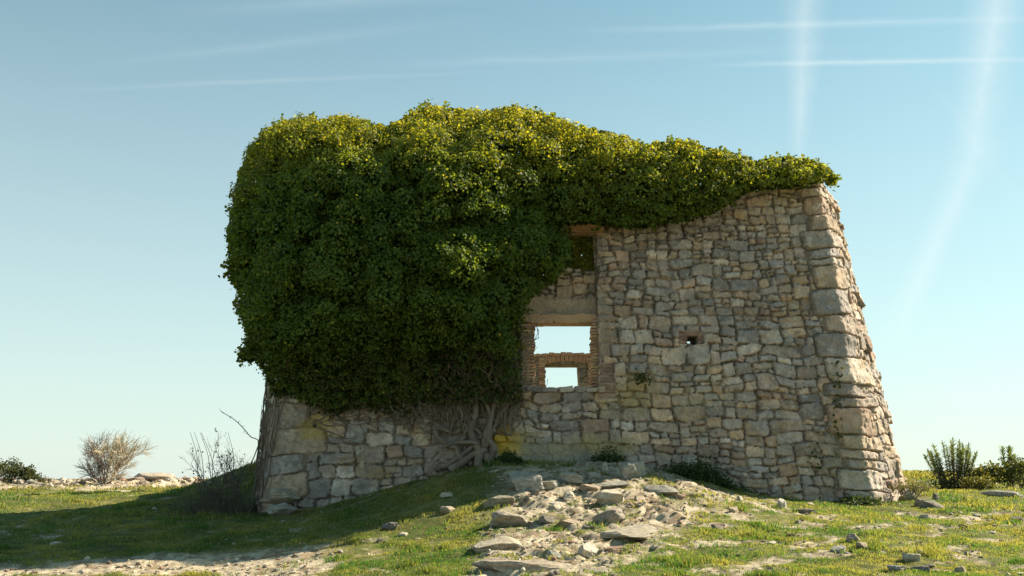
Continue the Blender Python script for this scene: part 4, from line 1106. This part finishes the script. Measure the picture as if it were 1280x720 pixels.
# bare thorny bush by the left corner
r = np.random.default_rng(15); p = np.array([-4.85, 17.9, gz(-4.85, 17.9)-.03])
o = empty('thorny_bush', p, 'bare dark twiggy bush with one long shoot beside the left corner of the ruin', 'bush'); mb = MB(); tips = []
for k in range(12):
    a = r.uniform(-.6, .25); dd = np.array([math.sin(a), r.normal()*.25, math.cos(a)])
    grow_bush(mb, p+[r.normal()*.16, r.normal()*.1, 0], dd, r.uniform(.42, .66), .011, 3, r, .42, .1, (.09, .075, .07), tips, (2, 4), .62)
S_ = curve([p+[0.05, -.1, 0], at(322, 560, 17.7), at(312, 545, 17.6), at(296, 527, 17.6), at(276, 514, 17.6)], 16)
tube(mb, S_, np.linspace(.011, .005, 16), 4, c=(.10, .08, .07))
for k in range(14):
    q = S_[r.integers(8, 16)]; e = r.normal(size=3); e /= np.linalg.norm(e); tube(mb, [q, q+e*.06], [.004, .002], 3, c=(.10, .08, .07))
for k in range(5):
    a = r.uniform(-.9, .1); q = p+[r.normal()*.2, r.normal()*.1, 0]; tube(mb, curve([q, q+[a*.4, 0, .45], q+[a*.6, .05, .95], q+[a*.7-.1, .05, 1.35]], 10), np.linspace(.008, .003, 10), 4, c=(.09, .075, .07))
mb.build('branches', M_TWIG, o, p)
mb = MB()
for k in range(700):    # dry grassy tangle at its foot
    q = p+np.array([r.normal()*.32-.15, r.normal()*.25, 0]); q[2] = gz(q[0], q[1]); a = r.normal(size=2)*.12
    tube(mb, [q, q+[a[0]*.5, a[1]*.5, .16*r.random()+.05], q+[a[0], a[1], .3*r.random()+.12]], [.004, .003, .001], 3, c=np.array([.11, .10, .07])*r.uniform(.6, 1.3))
mb.build('undergrowth', M_TWIG, o, p)
t_ = np.array([q for q, _ in tips]); m = 160; k = r.integers(0, len(t_), m)
v, f, c = leaves(t_[k]+r.normal(size=(m, 3))*.04, r.normal(size=(m, 3)), r.uniform(.02, .04, m), np.zeros((m, 3))+[.07, .06, .03], r)
mesh_np('leaves', v-p, f, M_SHRUB, o, c)
# spurge-like shrub right of the ruin
def spurge(px, py, Y, stems, label, seed, hgt, spread, name='spurge_shrub', whorl=.1, group=None, base_bush=True):
    r = np.random.default_rng(seed); p = bush_place(px, py, Y); o = empty(name, p, label, 'shrub', group); mb = MB(); V_, F_, C_ = [], [], []; n_ = 0
    for k in range(stems):
        a = r.uniform(-1, 1)*spread if k > 2 else (k-1)*spread*.5; H_ = hgt*r.uniform(.78, 1.08)*(1-.25*abs(a)); yj = r.normal()*.25
        P_ = curve([p+[a*.12, yj*.3, 0], p+[a*.34, yj*.6, H_*.45], p+[a*.5, yj, H_]], 8)
        mb = MB(); tube(mb, P_, np.linspace(.014, .008, 8), 4, c=(.17, .14, .10)); mb.build('stem', M_TWIG, o, p)
        m = 90; t = .36+.58*r.random(m)**.8; pos = np.stack([np.interp(t, np.linspace(0, 1, 8), P_[:, j]) for j in range(3)], 1)
        th = r.random(m)*6.28; rad_ = np.stack([np.cos(th), np.sin(th), .5+.9*(t-.4)], 1)
        ax = rad_/np.linalg.norm(rad_, axis=1)[:, None]; nr = np.cross(ax, np.cross(ax, np.array([0, 0, 1.]))); nr = -nr
        s = whorl*r.uniform(.6, 1.1, m); L6 = LEAF*np.array([.32, 1, 1]); bb = np.cross(nr, ax)
        v = pos[:, None]+s[:, None, None]*(bb[:, None]*L6[None, :, 0:1]+ax[:, None]*L6[None, :, 1:2]+nr[:, None]*L6[None, :, 2:3])
        i = np.arange(m)[:, None]*6; f = np.concatenate([i+np.array([[0, 3, 2, 1]]), i+np.array([[0, 5, 4, 3]])])
        tt = (t[:, None]-.42)/.58; c = np.array([.09, .125, .07])*(1-tt)+np.array([.22, .28, .10])*tt; c = c*r.uniform(.75, 1.2, (m, 1))
        V_.append(v.reshape(-1, 3)); F_.append(f+n_); C_.append(np.repeat(c, 6, 0)); n_ += m*6
    if base_bush:
        m = 1100; q = np.stack([r.normal(size=m)*.22, r.normal(size=m)*.2, np.abs(r.normal(size=m))*.16+.03], 1)*[1.25*spread, 1, 1]
        v, f, c = leaves(p+q, r.normal(size=(m, 3))+[0, 0, .4], r.uniform(.04, .08, m), np.array([.045, .065, .04])*r.uniform(.6, 1.4, (m, 1)), r, .1, .5)
        V_.append(v); F_.append(f+n_); C_.append(c); n_ += m*6
    mesh_np('foliage', np.concatenate(V_)-p, np.concatenate(F_), M_SHRUB, o, np.concatenate(C_))
spurge(1192, 604, 20.8, 26, 'upright blue green shrub with many leafy spikes right of the ruin', 71, 1.0, .92, whorl=.10)
spurge(1262, 608, 21.0, 4, 'two thin tall stems with star-shaped leaf tufts behind the right-hand bushes', 72, .85, .35, 'tufted_shrub', .13, base_bush=False)
YG = ((.09, .10, .03), (.22, .21, .06))
ev_bush(1240, 612, 20.6, 44, 36, 'yellow green straggly bush left of the tufted stems', 73, YG, .05, 'straggly_bush')
ev_bush(1275, 613, 20.6, 40, 42, 'green bush cut by the right frame edge', 74, ((.06, .08, .03), (.16, .18, .05)), .05, 'straggly_bush')
ev_bush(1222, 616, 20.2, 30, 16, 'low yellow weedy plant at the foot of the spiky shrub', 75, YG, .035, 'weedy_plant', cat='plant')
ev_bush(1140, 628, 18.2, 26, 26, 'pale scrubby plant growing at the foot of the battered corner', 76, ((.12, .12, .06), (.26, .24, .13)), .025, 'weedy_plant', cat='plant')
# weeds at the wall foot
def weed(px, py, wpx, hpx, label, seed, Y=17.55, n=1500):
    r = np.random.default_rng(seed); p = bush_place(px, py, Y); m_ = Y/FPX; o = empty('weed_clump', p, label, 'weeds', 'weeds along the foot of the front wall')
    W_ = wpx*m_/2; H_ = hpx*m_; x = r.normal(size=n)*W_*.5; y = r.normal(size=n)*.12
    q = np.stack([p[0]+x, p[1]+y-.05, [0]*n], 1); q[:, 2] = EYE+terrain(q[:, 0], q[:, 1])+np.abs(r.normal(size=n))*H_*.45*np.exp(-(x/W_)**2)
    t = r.random((n, 1)); v, f, c = leaves(q, r.normal(size=(n, 3))+[0, -.2, .6], r.uniform(.03, .065, n), np.array([.03, .055, .022])*(1-t)+np.array([.07, .11, .03])*t, r, .1, .6)
    mb = MB(); mb.add(v, f, c=c)
    for k in range(50):
        i = r.integers(0, n); a = q[i].copy(); a[2] = gz(a[0], a[1]); tube(mb, [a, (a+q[i])/2+r.normal(size=3)*.01, q[i]+[0, 0, H_*.3*r.random()]], [.004, .003, .002], 3, c=(.10, .10, .05))
    mb.build('foliage', M_SHRUB, o, p)
weed(880, 600, 90, 24, 'dark leafy weeds along the wall foot right of the boulder', 81, n=2600)
weed(762, 578, 44, 20, 'dark weeds growing on the wall foot behind the boulder', 82, n=1200)
weed(636, 586, 34, 13, 'dark grassy weeds below the yellow lichen patch', 83, n=1500)
weed(1075, 630, 60, 12, 'low weeds at the foot of the battered corner front', 84, n=1200)
